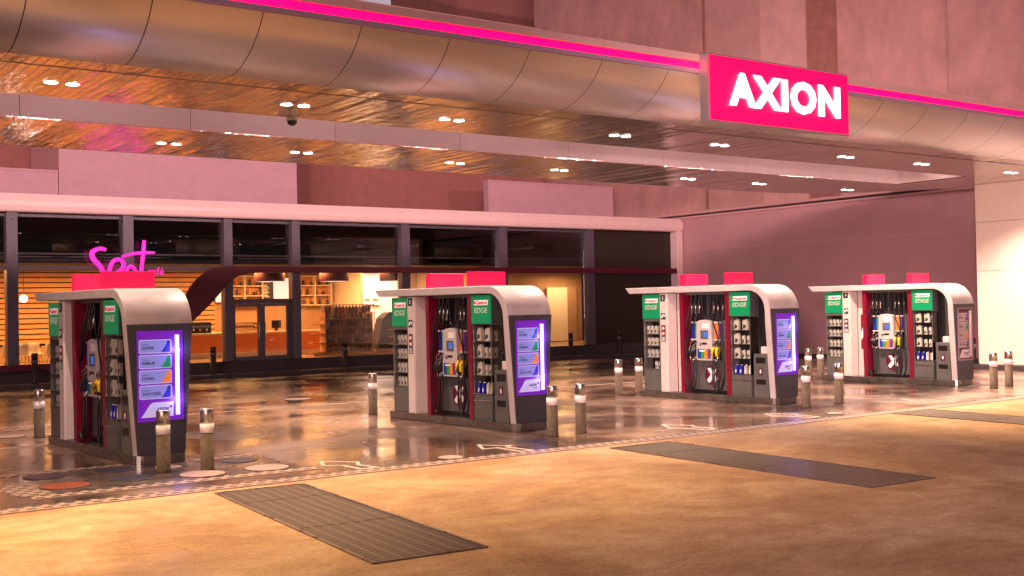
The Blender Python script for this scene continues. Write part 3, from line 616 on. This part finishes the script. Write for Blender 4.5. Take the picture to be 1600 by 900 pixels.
# gondola shelf of snacks
t = thing('snack_gondola', 'tall dark snack gondola shelf beside the cafe window', 'shelf', (20.1, 42.0, .52))
box('back_panel', 'wood', t, .6, 2.7, .45, .5, .1, 1.7)
for k in range(5): box('shelf_board', 'wood', t, .55, 2.75, 0, .45, .12+k*.34, .15+k*.34)
for k in range(4): box('side_tray', 'wood', t, -.05+.06*k, .54, .05, .45, .12+k*.38, .15+k*.38)
for x in (.55, 2.72): box('upright', 'timber', t, x, x+.03, -.01, .5, .0, 1.75)
box('base_board', 'timber', t, .0, 2.95, -.1, .5, .0, .1)
M['snack1'] = pbr('brown_snack_foil', (.16, .07, .03), .35); M['snack2'] = pbr('olive_snack_foil', (.07, .07, .03), .35); M['snack3'] = pbr('amber_snack_foil', (.30, .13, .03), .35)
M['snack4'] = pbr('dark_red_foil', (.14, .02, .015), .35); M['snack5'] = pbr('silver_foil', (.4, .32, .22), .3)
cols = ['snack1', 'snack2', 'bottleblk', 'snack3', 'snack4', 'snack1', 'bottleblk', 'snack5']
for r in range(5):
    for i in range(11):
        h = .17+.03*((i*5+r) % 3)
        o = MB().prism([(-.07, 0), (.07, 0), (.078, .02), (.065, h*.5), (.078, h-.02), (.07, h), (-.07, h), (-.078, h-.02), (-.065, h*.5), (-.078, .02)], 'y', -.025, .025).build('snack_packet', cols[(i*3+r*5) % 8], loc=(20.1+.72+i*.19, 42.0+.12, .52+.152+r*.34))
        tag(o, 'upright snack packet, '+NUM[i]+' on the '+['lowest', 'fourth', 'middle', 'second', 'topmost'][r]+' board of the snack gondola', 'packet', 'snack packets on the gondola')
t = thing('wire_rack', 'rounded dark drinks cooler with arched top right of the snack gondola', 'cooler', (23.25, 42.3, .52))
arc = [(-.1, 0), (1.15, 0), (1.15, 1.45)]+[(.75+.4*math.cos(a*math.pi/10), 1.45+.28*math.sin(a*math.pi/10)) for a in range(1, 8)]+[(.25, 1.45), (.1, .8)]
MB().prism(arc, 'y', 0, .6).build('body', 'darkwall', t)
for k in range(3): box('tray', 'counter', t, .45, 1.1, -.08, -.001, .35+k*.3, .39+k*.3)
box('skirt', 'timber', t, -.2, 1.2, -.15, .6, 0.001, .16)
t = thing('clothes_rail', 'rail of hanging bags and hoses above the snack gondola', 'rack', (21.0, 42.9, .52))
MB().tube([(0, 0, 1.7), (0, 0, 1.95), (.2, 0, 2.05), (2.2, 0, 2.05), (2.4, 0, 1.95), (2.4, 0, .0)], .02).build('rail', 'steel', t)
MB().tube([(0, .02, 0), (0, .02, 1.75)], .02, smooth_pts=False).build('post', 'steel', t)
for k in range(14):
    x = .15+k*.155; o = MB().prism([(-.06, -.35), (.06, -.33), (.07, -.1), (.015, 0), (-.015, 0), (-.07, -.12)], 'y', -.03, .03).build('hanging_bag', cols[(k*3+1) % 8], loc=(21.0+x, 42.9, .52+2.03))
    tag(o, 'small bag, '+NUM[k]+', hanging from the rail above the snack gondola', 'bag', 'bags hanging on the rail')
# tables and chairs at the left window
def chair(x, y, rz, lb):
    t = thing('cafe_chair', lb, 'chair', (x, y, .52), rz, 'white shell chairs inside the left cafe window')
    sh = MB(); P = []
    for i, (yy, zz) in enumerate([(-.22, .46), (-.2, .44), (0, .43), (.17, .45), (.22, .52), (.25, .7), (.27, .86)]):
        for xx in (-.22, -.12, 0, .12, .22): P.append((xx*(1 if i < 5 else .9), yy+(.0 if abs(xx) < .2 else -.03), zz+abs(xx)*.12))
    sh.add(P, [(i*5+j, i*5+j+1, i*5+j+6, i*5+j+5) for i in range(6) for j in range(4)], 0, True)
    o = sh.build('seat_shell', 'chairw', t); sd = o.modifiers.new('thickness', 'SOLIDIFY'); sd.thickness = .015
    for sx_ in (-1, 1):
        for sy_ in (-1, 1): MB().tube([(sx_*.12, sy_*.12, .43), (sx_*.22, sy_*.22, 0)], [.018, .012], smooth_pts=False).build('leg', 'wood', t)
def table(x, y, lb):
    t = thing('cafe_table', lb, 'table', (x, y, .52), 0, 'tables inside the left cafe window')
    box('tabletop', 'wood', t, -.4, .4, -.35, .35, .72, .75, .01); MB().lathe([(.03, .02), (.03, .72)], n=12).build('stem', 'black', t); MB().disc(0, 0, 0, .24, .02).build('base', 'black', t)
chair(8.6, 41.6, 2.9, 'white shell chair at the left edge of the cafe window'); chair(9.3, 42.3, .3, 'white shell chair left of the small bollard by the window, turned away'); chair(10.05, 41.7, 2.6, 'white shell chair nearest to the small bollard by the window')
chair(10.9, 42.2, 3.0, 'white shell chair beside the rear rack of the nearest island'); chair(7.9, 43.4, 1.2, 'white shell chair half hidden at the far left of the window'); chair(9.9, 43.6, .1, 'white shell chair deepest inside the left window')
table(8.9, 42.9, 'dark square cafe table behind the left chairs'); table(10.4, 43.0, 'dark square cafe table behind the right chairs')
t = thing('bar_rail', 'dark ledge running along the left cafe window', 'ledge', (6.0, 40.6, 0)); box('ledge', 'wood', t, 0, 5.85, 0, .35, 1.72, 1.77); box('bracket', 'black', t, .4, .45, 0, .3, .53, 1.72); box('bracket', 'black', t, 5.3, 5.35, 0, .3, .53, 1.72)
# script cafe sign
t = thing('cafe_script_sign', 'glowing magenta handwritten Spot cafe sign on the cafe window', 'sign', (0, 39.66, 0))
def stroke(nm, pts, r, m='spotlit'): return MB().tube([(x, 0, z) for x, z in pts], r, n=10, m=0).build(nm, m, t)
stroke('letter', [(11.30, 4.58), (11.10, 4.62), (10.86, 4.50), (10.88, 4.28), (11.08, 4.05), (11.2, 3.82), (11.12, 3.62), (10.98, 3.60)], [.06, .07, .085, .085, .08, .07, .05])
stroke('letter', [(11.38, 3.45), (11.42, 3.9), (11.56, 4.2), (11.80, 4.24), (11.90, 4.05), (11.74, 3.84), (11.50, 3.74)], .07)
stroke('letter', [(12.30, 3.92), (12.12, 4.02), (11.98, 3.82), (12.06, 3.6), (12.26, 3.66), (12.32, 3.90)], .06)
stroke('letter', [(12.62, 4.93), (12.58, 4.5), (12.52, 4.0), (12.47, 3.55)], [.06, .07, .065, .06])
stroke('letter', [(11.85, 4.35), (12.2, 4.45), (12.6, 4.5), (12.98, 4.5)], [.05, .055, .06, .04])
text('small_lettering', 'café', 'spotlit', t, (12.72, -.0, 3.72), *YF, w=.58, ext=.01, bold=-.005)

# ================================================================ BOLLARDS
gb = 'steel capped bollards on the forecourt'
def bollard(x, y, z, h, lb, mats=('post', 'band', 'steel')):
    t = thing('bollard', lb, 'bollard', (x, y, z), random.uniform(0, 6), gb)
    r = .105
    MB().lathe([(r*1.04, 0), (r*.98, .03), (r*.97, h-.36)], n=24).build('post', mats[0], t)
    MB().lathe([(r, h-.36), (r, h-.225)], n=24).build('reflective_band', mats[1], t)
    MB().lathe([(r*.96, h-.225), (r*.96, h-.015), (r*.88, h)], n=24).build('steel_cap', mats[2], t)
K = ['nearest', 'second', 'third', 'farthest']
for i, (l, r) in enumerate([((5.65, 16.99), (6.23, 16.72)), ((12.66, 16.52), (13.35, 16.55)), ((20.09, 16.89), (21.33, 16.97)), ((27.5, 16.9), (28.53, 17.09))]):
    bollard(*l, .005, .93, 'steel capped bollard, left one of the pair in front of the %s pump island' % K[i]); bollard(*r, .005, .93, 'steel capped bollard, right one of the pair in front of the %s pump island' % K[i])
for x, y, lb in [(5.38, 23.49, 'steel capped bollard behind the nearest pump island at the left edge'), (12.36, 22.78, 'brightly lit steel capped bollard behind the second island'), (19.69, 22.79, 'brightly lit bollard, left of the pair behind the third island'), (20.47, 22.86, 'bollard right of the pair behind the third island'), (27.2, 22.75, 'bollard left of the pair behind the farthest island'), (28.0, 22.95, 'bollard right of the pair behind the farthest island')]:
    bollard(x, y, .005, .93, lb)
bollard(37.3, 23.7, .005, .93, 'bollard against the mauve side wall near the cream wall corner')
for x, lb in [(8.9, 'dark bollard before the cafe chairs at the left'), (14.95, 'dark bollard left of the cafe door'), (20.2, 'dark bollard in front of the snack gondola'), (31.3, 'dark bollard in front of the lit service room window'), (34.1, 'faint bollard in front of the dark slate bay')]:
    bollard(x, 39.4, .15, 1.0, lb, ('darkwall', 'mullion', 'darkwall'))  # darker materials put the backlit silhouette into the bollards' colour

# ================================================================ OIL BOTTLES
def jug(w, h, d, mats):
    q = MB(); W2 = w/2
    q.prism([(-W2*.8, .0), (W2*.8, .0), (W2*.86, h*.3), (W2*.80, h*.6), (W2*.35, h*.80), (-W2*.05, h*.86), (-W2*.05, h*.93), (-W2*.6, h*.93), (-W2*.62, h*.84), (-W2*.88, h*.62), (-W2*.84, h*.3)], 'x', -d/2, d/2, 0)
    q.box(-d*.3, d*.3, -W2*.72, -W2*.14, h*.93, h, 1)
    q.prism([(W2*.15, h*.1), (W2*.75, h*.1), (W2*.45, h*.5), (-W2*.5, h*.36), (-W2*.2, h*.2)], 'x', -d/2-.003, -d/2, 1)
    q.tube([(0, W2*.5, h*.8), (0, W2*.95, h*.84), (0, W2*1.02, h*.62), (0, W2*.9, h*.4)], .008+.02*d, n=6, m=0)
    o = q.build('oil_bottle', mats, bevel=.006); return o
JP = {}
def bottle(kind, kroot, x, y, z, label, group):
    spec = {'small': (.092, .215, .045, ('bottle', 'bottleblk')), 'big': (.175, .27, .07, ('bottle', 'bottleblk')), 'blue': (.088, .22, .05, ('bottleblue', 'paper')), 'white': (.088, .22, .05, ('bottle', 'paper'))}[kind]
    nm = 'oil_bottle'
    if kind not in JP: o = jug(*spec); JP[kind] = o
    else: o = JP[kind].copy(); COL.objects.link(o)
    ca, sa = math.cos(OFF), math.sin(OFF)
    o.location = (kroot[0]+x*ca-y*sa, kroot[1]+x*sa+y*ca, z); o.rotation_euler = (0, 0, OFF+random.uniform(-.08, .08))
    tag(o, label, 'bottle', group)

# ================================================================ PUMP KIOSKS
OFF = .0633
ORD = ['leftmost', 'second from left', 'third from left', 'rightmost']; ROWS = ['bottom', 'third', 'second', 'top']
def roundrect(cx, cz, w, h, r):
    P = []
    for (sx_, sz_, a0) in ((1, 1, 0), (-1, 1, 90), (-1, -1, 180), (1, -1, 270)):
        for k in range(4):
            a = math.radians(a0+k*30); P.append((cx+sx_*(w/2-r)+r*math.cos(a), cz+sz_*(h/2-r)+r*math.sin(a)))
    return P
def oilsign(t, y0, y1, z0, z1):
    s_ = box('oil_sign', 'green', t, -.02, .015, y0, y1, z0, z1, .004); w_ = y1-y0
    MB().prism([(y1-.16*w_, z1-.35*(z1-z0)), (y1-.87*w_, z1-.35*(z1-z0)), (y1-.90*w_, z1-.17*(z1-z0)), (y1-.19*w_, z1-.17*(z1-z0))], 'x', -.026, -.021).build('logo_panel', 'signwhite', s_)
    text('brand_lettering', 'Castrol', 'signred', s_, (-.026, y1-.27*w_, z1-.325*(z1-z0)), *XF, w=.58*w_, h=.13*(z1-z0), ext=.004, bold=.03, shear=.25)
    MB().lathe([(.03, 0), (.03, .004)], n=14).build('logo_dot', 'signred', s_, loc=(-.027, y1-.2*w_, z1-.26*(z1-z0))).rotation_euler = (0, math.radians(-90), 0)
    text('grade_lettering', 'EDGE', 'edge', s_, (-.02, y1-.16*w_, z1-.63*(z1-z0)), *XF, w=.7*w_, h=.19*(z1-z0), ext=.005, bold=.012, shear=.18)
    return s_
def kiosk(i, a, b, lit):
    lab = ['nearest pump island at the left, its price panel facing the camera and lit violet', 'second pump island from the left, with lit violet price panel and white column', 'third pump island, in front of the mauve wall, with lit violet price panel', 'farthest pump island at the right, with an unlit price panel'][i]
    t = thing('pump_kiosk', lab, 'fuel pump', (a, b, 0), OFF, 'fuel pump islands in a row under the canopy')
    W_, L_ = .84, 4.34
    # plinth
    pl = MB(); c_ = .08
    pl.prism([(c_, 0), (W_-c_, 0), (W_-c_*.3, c_*.3), (W_, c_), (W_, L_), (0, L_), (0, c_), (c_*.3, c_*.3)], 'z', .006, .155); pl = pl.build('plinth', 'plinth', t, bevel=.006)
    q = MB(); q.prism([(-.004, c_+.05), (-.004, c_*.95), (c_*.28, c_*.28), (c_*.95, -.004), (c_+.05, -.004), (c_+.05, .01), (.01, c_+.05)], 'z', .008, .158); q.build('corner_guard', 'steel', pl)
    # roof + end arch: one bent shell, wider at the top than at the foot
    outer = []; inner = []; th = .15; R = .62
    outer.append((4.68, 2.80, 0)); inner.append((4.54, 2.65, 0))
    for yy in (4.2, 3.0, 1.8, 1.0): outer.append((yy, 2.80, 0)); inner.append((yy, 2.65, 0))
    for k in range(0, 10):
        an = math.radians(90*k/9); yc, zc = .02+R, 2.80-R
        outer.append((yc-R*math.sin(an), zc+R*math.cos(an), 0)); ri = R-th
        inner.append((yc-ri*math.sin(an)+.0, zc+ri*math.cos(an), 0))
    for zz in (1.8, 1.2, .6, .157): outer.append((.02, zz, 0)); inner.append((.02+th+.01, zz, 0))
    def hw(z):    # half width at height z
        tt = max(0, min(1, (z-.16)/(2.2-.16))); return .40+.145*tt
    def row(P, z_, sgn): return [(.42+sgn*hw(z), y, z) for (y, z, _) in P]
    vs = row(outer, 0, -1)+row(outer, 0, 1)+row(inner, 0, 1)+row(inner, 0, -1); n = len(outer)
    # skip a window in the end face for the price panel: done by a recessed case set in front
    q = MB(); fs_o = []; fs_s = []
    for k in range(n-1):
        fs_o.append((k, k+1, n+k+1, n+k)); fs_o.append((3*n+k, 2*n+k, 2*n+k+1, 3*n+k+1))
        fs_s.append((k, 3*n+k, 3*n+k+1, k+1)); fs_s.append((n+k, n+k+1, 2*n+k+1, 2*n+k))
    q.add(vs, fs_o, 0, True); q.add(vs, fs_s+[(0, n, 2*n, 3*n)], 0)
    q.build('roof_shell', 'roofgrey', t, bevel=.012)
    # charcoal end panel below the bend
    zt = 2.12
    def xe(z, sgn, ins=.012): return .42+sgn*(hw(z)-ins)
    px0, px1, pz0, pz1 = .06, .76, .71, 2.09
    q = MB(); yF = -.004
    def quad(P): q.add([(x, yF, z) for x, z in P]+[(x, .018, z) for x, z in P], [(0, 1, 2, 3), (0, 4, 5, 1), (1, 5, 6, 2), (2, 6, 7, 3), (3, 7, 4, 0)])
    quad([(xe(.16, -1), .16), (xe(.16, 1), .16), (xe(pz0, 1), pz0), (xe(pz0, -1), pz0)])
    quad([(xe(pz0, -1), pz0), (px0, pz0), (px0, pz1), (xe(pz1, -1), pz1)]); quad([(px1, pz0), (xe(pz0, 1), pz0), (xe(pz1, 1), pz1), (px1, pz1)])
    quad([(xe(pz1, -1), pz1), (xe(pz1, 1), pz1), (xe(2.22, 1), 2.22), (xe(2.22, -1), 2.22)])
    q.build('end_panel', 'bluegrey', t)
    # price case
    pc = MB(); pc.box(px0, px1, .010, .017, pz0, pz1); pc = pc.build('price_case', 'violet' if lit else 'violetoff', t)
    q = MB(); f_ = .022; y0_ = -.03
    q.box(px0-f_, px0, y0_, .0, pz0-f_, pz1+f_).box(px1, px1+f_, y0_, .0, pz0-f_, pz1+f_).box(px0, px1, y0_, .0, pz0-f_, pz0).box(px0, px1, y0_, .0, pz1, pz1+f_)
    q.build('case_frame', 'violet' if lit else 'ledge', pc)
    if lit:
        for zz in (1.0, 1.8): light('tube_glow_light', 'POINT', (.70, -.11, zz), 5, (.40, .33, 1), t, shadow_soft_size=.01)
    q = MB(); q.tube([(.695, -.004, pz0+.06), (.695, -.004, pz1-.05)], .034, smooth_pts=False); q.build('tube_light', 'violettube' if lit else 'tubeoff', pc)
    for k, (nm, pm) in enumerate([('SUPER', 'pblue'), ('PREMIUM', 'pgreen'), ('DIESEL', 'porange'), ('EURO+DIESEL', 'pblue')]):
        zc = 1.865-.24*k; xc = .335
        q = MB(); q.prism(roundrect(xc, zc, .53, .215, .03), 'y', -.008, .008, 0); q.prism(roundrect(xc, zc, .505, .19, .022), 'y', -.011, -.0085, 1)
        pp = q.build('price_plate', ('platew' if lit else 'tubeoff', 'plate' if lit else 'plateoff'), pc)
        MB().prism([(xc+.09, zc-.094), (xc+.24, zc-.094), (xc+.24, zc+.094), (xc+.20, zc+.094), (xc+.16, zc+.0)], 'y', -.0135, -.0115).build('colour_flash', pm if lit else {'pblue': 'purple', 'pgreen': 'lgreen', 'porange': 'orange'}[pm], pp)
        text('grade_name', nm, 'ink', pp, (xc-.215, -.0115, zc-.045), *YF, w=.2 if k != 3 else .30, h=.045, ext=.002, bold=.02)
        text('brand_line', 'AXION', 'ink', pp, (xc-.215, -.0115, zc+.02), *YF, w=.1, h=.022, ext=.002)
    MB().prism([(.10, .75), (.62, .75), (.62, .98), (.30, .98), (.245, .955), (.19, .87)], 'y', -.008, .008).build('logo_swoosh', 'platew' if lit else 'tubeoff', pc)
    text('brand_lettering', 'AXION', 'ink', pc, (.35, -.008, .85), *YF, w=.19, h=.05, ext=.003, bold=.03)
    text('sub_lettering', 'energy', 'ink', pc, (.44, -.008, .80), *YF, w=.10, h=.03, ext=.003)
    q = MB(); q.box(.555, .60, -.011, -.0085, .885, .90); q.box(.555, .57, -.0112, -.0086, .90, .93); q.box(.585, .60, -.0112, -.0086, .90, .93); q.build('logo_mark', 'ink', pc)
    # red light boxes on the roof
    for (yb, w_) in ((1.28, 0), (2.70, 0)):
        o = box('roof_lightbox', 'redbox', t, -.02, .86, yb, yb+.16, 2.802, 3.10, .006)
    # core
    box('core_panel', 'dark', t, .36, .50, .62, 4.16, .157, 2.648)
    box('rear_cladding', 'grey', t, .56, .80, .62, 4.16, .157, 2.60, .01)
    # rear rack module
    y0, y1 = 3.58, 4.16
    rk = MB(); rk.box(.0, .33, y1-.03, y1, .157, 2.0).box(.0, .33, y0, y0+.02, .157, 2.0).box(.30, .33, y0+.021, y1-.031, .70, 1.96).box(.0, .33, y0+.021, y1-.031, 1.93, 2.0)
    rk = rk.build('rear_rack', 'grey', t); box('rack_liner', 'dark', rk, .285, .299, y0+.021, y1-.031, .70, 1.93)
    for z in (.70, 1.0, 1.3, 1.6): box('rack_shelf', 'grey', rk, .01, .299, y0+.021, y1-.031, z, z+.02)
    box('rack_door', 'grey', rk, .005, .02, y0+.022, y1-.032, .17, .69)
    q = MB()
    for yy in (y0+.03, y1-.045): q.box(.0, .008, yy, yy+.01, .72, 1.93)
    q.build('rack_trim', 'steel', rk)
    oilsign(t, 3.56, 4.17, 2.002, 2.62)
    kl = K[i]+' pump island'
    for r in range(4):
        for cix in range(4):
            if i == 2 and r == 0 and cix > 1: continue
            bottle('small', (a, b), .10, 3.68+.128*cix, (.72, 1.02, 1.32, 1.62)[r]+.001, 'silver oil bottle, '+ORD[3-cix]+', '+ROWS[r]+' row of end rack, '+kl, 'oil bottles in the end rack of the '+kl)
    # white column
    cm = MB(); cm.prism([(-.03, 3.32), (-.03, 3.55), (.30, 3.55), (.30, 3.28), (.27, 3.26), (.0, 3.30)], 'z', .157, 2.64); cm = cm.build('column', 'white', t, bevel=.008)
    sg = box('number_sign', 'menu', cm, -.036, -.031, 3.36, 3.52, 2.44, 2.6)
    text('number', str(2*i+1), 'paper', sg, (-.036, 3.465, 2.475), *XF, h=.09, ext=.003, bold=.03)
    sg = box('nozzle_sign', 'menu', cm, -.036, -.031, 3.36, 3.51, 1.98, 2.14)
    MB().prism([(3.49, 2.02), (3.45, 2.02), (3.43, 2.07), (3.40, 2.07), (3.38, 2.03), (3.37, 2.09), (3.41, 2.11), (3.46, 2.10), (3.49, 2.08)], 'x', -.039, -.0365).build('pictogram', 'paper', sg)
    sg = box('warning_sign', 'menu', cm, -.036, -.031, 3.365, 3.505, 1.42, 1.84)
    for zc in (1.76, 1.63):
        q = MB(); q.prism([(3.435+.05*math.cos(k*.5236), zc+.05*math.sin(k*.5236)) for k in range(12)], 'x', -.039, -.0365, 0); q.prism([(3.435+.036*math.cos(k*.5236), zc+.036*math.sin(k*.5236)) for k in range(12)], 'x', -.041, -.0395, 1); q.build('prohibition_disc', ('signred', 'paper'), sg)
    q = MB()
    for k in range(4): q.box(-.039, -.0365, 3.39, 3.48, 1.44+k*.028, 1.455+k*.028)
    q.build('text_lines', 'paper', sg)
    # safety poster strip between column and fin
    box('bay_side_panel', 'white', t, .30, .36, 2.92, 3.26, .157, 2.64)
    sp_ = box('safety_board', 'crimson', t, .285, .30, 2.96, 3.16, .95, 1.95)
    MB().prism([(3.15, 1.2), (3.05, 1.35), (2.98, 1.62), (2.98, 1.8), (3.08, 1.6), (3.15, 1.45)], 'x', .281, .284).build('board_stripe', 'paper', sp_)
    # crimson fins
    for yy in ((2.78, 2.90), (1.31, 1.44)):
        q = MB(); q.prism([(.0, .157), (.30, .157), (.30, 2.64), (-.02, 2.64)], 'y', yy[0], yy[1]); q.build('crimson_fin', 'crimson', t, bevel=.01)
    # dispenser
    dp = MB(); dp.box(.26, .36, 1.50, 2.74, .24, .98).box(.24, .36, 1.56, 1.72, .98, 1.95); dp = dp.build('dispenser', 'grey', t, bevel=.01)
    box('dark_gap', 'black', dp, .262, .36, 1.47, 2.76, .158, .238); box('upper_dark_housing', 'black', dp, .20, .36, 1.74, 2.74, .96, 1.47, .02)
    for k in range(6): box('panel_rib', 'steel', dp, .254, .259, 1.62+k*.17, 1.626+k*.17, .27, .95)
    tm = MB(); tm.prism([(1.99, .97), (2.45, .97), (2.48, 1.02), (2.45, 1.90), (2.38, 1.95), (2.22, 1.97), (2.06, 1.95), (1.99, 1.90), (1.96, 1.02)], 'x', .10, .27); tm = tm.build('terminal', 'roofgrey', dp, bevel=.012)
    box('notice', 'paper', tm, .094, .099, 2.04, 2.26, 1.76, 1.88); box('screen_surround', 'grey', tm, .09, .099, 2.08, 2.32, 1.50, 1.71); box('screen', 'screen', tm, .085, .0895, 2.10, 2.23, 1.54, 1.67)
    box('card_slot', 'black', tm, .094, .099, 2.12, 2.28, 1.36, 1.41); box('keypad', 'grey', tm, .093, .099, 2.30, 2.36, 1.33, 1.40)
    for k, mm in enumerate(('blue', 'lgreen', 'orange', 'purple')):
        bt = box('grade_button', mm, tm, .085, .099, 2.32-.105*k, 2.42-.105*k, 1.02, 1.25, .006)
    MB().box(.083, .0845, 2.18, 2.36, 1.19, 1.225).build('button_label', 'paper', tm)
    for (yy0, yy1, mm) in ((2.55, 2.66, 'blue'), (2.49, 2.55, 'lgreen'), (1.80, 1.93, 'orange'), (1.73, 1.80, 'purple')):
        fp = box('grade_panel', mm, dp, .15, .26, yy0+.003, yy1-.003, 1.50, 1.88, .006)
    for (yy0, yy1) in ((2.47, 2.68), (1.72, 1.95)):
        box('grade_panel_head', 'white', dp, .14, .262, yy0, yy1, 1.885, 1.92, .005); box('grade_panel_foot', 'white', dp, .14, .262, yy0, yy1, 1.46, 1.495, .005)
    # logo disc with the four blade emblem
    q = MB(); n_ = 28; cy_, cz_ = 2.08, .60
    q.prism([(cy_+.245*math.cos(2*math.pi*k/n_), cz_+.245*math.sin(2*math.pi*k/n_)) for k in range(n_)], 'x', .235, .253); ld = q.build('logo_disc', 'maroon', dp)
    def blade(P): MB().prism([(cy_-x, cz_+z) for x, z in P], 'x', .229, .234).build('emblem_blade', 'paper', ld)
    blade([(-.16, .17), (-.06, .19), (.03, .03), (-.0, -.03), (-.07, .04)]); blade([(-.18, -.12), (-.10, -.19), (.03, -.04), (.12, .12), (.18, .16), (.06, .17), (-.04, .04)])
    blade([(.02, -.02), (.09, -.15), (.14, -.12), (.17, -.06), (.06, .02)])
    # hoses and nozzles
    def hose(yt, yn, zn, bow, ynoz_mat, k):
        x = .10-.02*k
        pts = [(.22, yt, 2.62), (.17, yt+.02*bow, 2.35), (.10, yt+.10*bow, 1.95), (x, yn+.22*bow, 1.5), (x-.02, yn+.28*bow, 1.0), (x-.02, yn+.27*bow, .5), (x, yn+.14*bow, .24), (x, yn+.02*bow, .30), (x, yn-.03*bow, .6), (x+.02, yn, zn-.22)]
        hs = MB().tube(pts, .017, n=7).build('hose', 'black', t)
        MB().tube([(.225, yt, 2.42), (.20, yt+.03*bow, 2.12)], .026, n=8, smooth_pts=False).build('hose_sleeve', 'steel', hs)
        MB().tube([(.10, yn, zn-.24), (.11, yn, zn-.10)], .02, n=8, smooth_pts=False).build('swivel', 'steel', hs)
        q = MB(); q.prism([(.04, zn-.12), (.13, zn-.14), (.17, zn-.02), (.19, zn+.10), (.10, zn+.12), (.04, zn+.02)], 'y', yn-.035, yn+.035)
        nz = q.build('nozzle', ynoz_mat, hs, bevel=.012)
        MB().tube([(.10, yn, zn+.10), (.07, yn-.03, zn+.17), (.10, yn-.09, zn+.24)], .014, n=7).build('spout', 'steel', nz)
        MB().tube([(.03, yn, zn-.10), (.0, yn, zn-.04), (.02, yn, zn+.03)], .008, n=6).build('trigger', 'black', nz)
    rv = random.Random(i*13+5); rr_ = lambda v: v*rv.uniform(.75, 1.3)
    hose(2.68, 2.66, 1.20, rr_(1), 'black', 0); hose(2.55, 2.52, 1.20, rr_(1.1), 'black', 1); hose(2.42, 2.58, 1.16, rr_(.8), 'black', 2)
    hose(1.86, 1.93, 1.20, rr_(-1), 'yellow', 0); hose(1.70, 1.80, 1.20, rr_(-1.0), 'yellow', 1); hose(1.98, 1.86, 1.15, rr_(-.7), 'black', 2)
    q = MB(); q.tube([(.2, 2.36, 2.6), (.2, 2.33, 2.2), (.19, 2.25, 2.02), (.2, 2.12, 2.1), (.2, 2.05, 2.6)], .014, n=7); q.build('spare_hose', 'black', t)
    box('hose_mast', 'bluegrey', t, .28, .355, 2.2, 2.26, 1.97, 2.64); box('bay_lintel', 'grey', t, .10, .355, 1.45, 2.77, 2.585, 2.645)
    for yy in (2.68, 2.55, 1.86, 1.70): MB().lathe([(.02, 2.56), (.02, 2.584)], .2, yy, 8).build('hose_hook', 'steel', t)
    # shelf module
    y0, y1 = .70, 1.29
    sm = MB(); sm.box(.30, .33, y0, y1, .66, 2.04).box(.0, .33, y1-.015, y1, .157, 2.04).box(.0, .33, y0, y1-.016, 2.041, 2.06).box(.01, .33, y0, y1-.016, .157, .66)
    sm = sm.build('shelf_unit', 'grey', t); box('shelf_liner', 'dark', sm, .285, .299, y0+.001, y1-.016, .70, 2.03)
    q = MB()
    for yy in (y0, y1-.03): q.box(-.006, .006, yy, yy+.014, .66, 2.04)
    q.box(.31, .324, y0-.003, y0+.011, .66, 2.04); q.build('shelf_post', 'steel', sm)
    MB().box(.01, .31, y0-.002, y0+.002, .68, 2.03).build('glass_side', 'glass', sm)
    for z in (.67, 1.04, 1.38, 1.71): box('shelf', 'steel', sm, .0, .299, y0+.004, y1-.016, z, z+.016)
    box('drawer', 'grey', sm, -.005, .009, y0+.02, y1-.03, .20, .52, .004); box('drawer_handle', 'steel', sm, -.02, -.006, y0+.02, y1-.03, .535, .565, .004)
    oilsign(t, .69, 1.30, 2.062, 2.62)
    box('sign_back', 'bluegrey', t, .016, .32, .69, 1.29, 2.062, 2.62)
    gS = 'silver oil jugs on the open shelves of the '+kl
    for yy, w_ in ((1.16, 'left'), (.90, 'right')): bottle('big', (a, b), .09, yy, 1.728, w_+' big silver oil jug on the top open shelf, '+kl, gS)
    for z, zn in ((1.398, 'second'), (1.058, 'third')):
        bottle('big', (a, b), .09, 1.15, z, 'big silver oil jug on the '+zn+' open shelf, '+kl, gS)
        for yy, w_ in ((.95, 'middle'), (.81, 'right')): bottle('small', (a, b), .08, yy, z, w_+' small silver bottle on the '+zn+' open shelf, '+kl, 'small silver bottles on the open shelves of the '+kl)
    for z, zn in ((1.728, 'top'), (1.398, 'second'), (1.058, 'third')): bottle('small', (a, b), .2, .80, z, 'silver bottle at the back of the '+zn+' open shelf, '+kl, 'bottles at the back of the open shelves of the '+kl)
    for k, yy in enumerate((1.19, 1.05, .91, .78)): bottle('blue' if k < 2 else 'white', (a, b), .08, yy, .688, ('blue' if k < 2 else 'white labelled silver')+' bottle, '+ORD[k]+' on the lowest open shelf, '+kl, ('blue' if k < 2 else 'white labelled')+' fluid bottles on the lowest shelf of the '+kl)
    # service unit (bin, gloves, wipes)
    su = box('service_unit', 'grey', t, .0, .26, .20, .62, .157, 1.17, .01)
    box('bin_slot', 'black', su, -.004, .002, .28, .55, .95, 1.09); box('bin_slot', 'black', su, -.004, .002, .28, .55, .46, .58)
    ss = box('service_sign', 'maroon', su, -.005, -.001, .36, .48, .68, .85); MB().prism([(.40, .72), (.44, .72), (.445, .79), (.42, .82), (.395, .79)], 'x', -.008, -.0055).build('pictogram', 'paper', ss)
    box('towel_box', 'white', t, .04, .22, .24, .44, 1.172, 1.34, .02)
    MB().tube([(.1, .52, 1.172), (.1, .50, 1.45), (.1, .47, 1.5)], .015, n=6).build('squeegee', 'black', t)
    return t
for i, (a, b) in enumerate([(5.52, 17.91), (12.56, 17.54), (20.07, 17.75), (27.6, 18.01)]):
    kiosk(i, a, b, i < 3)
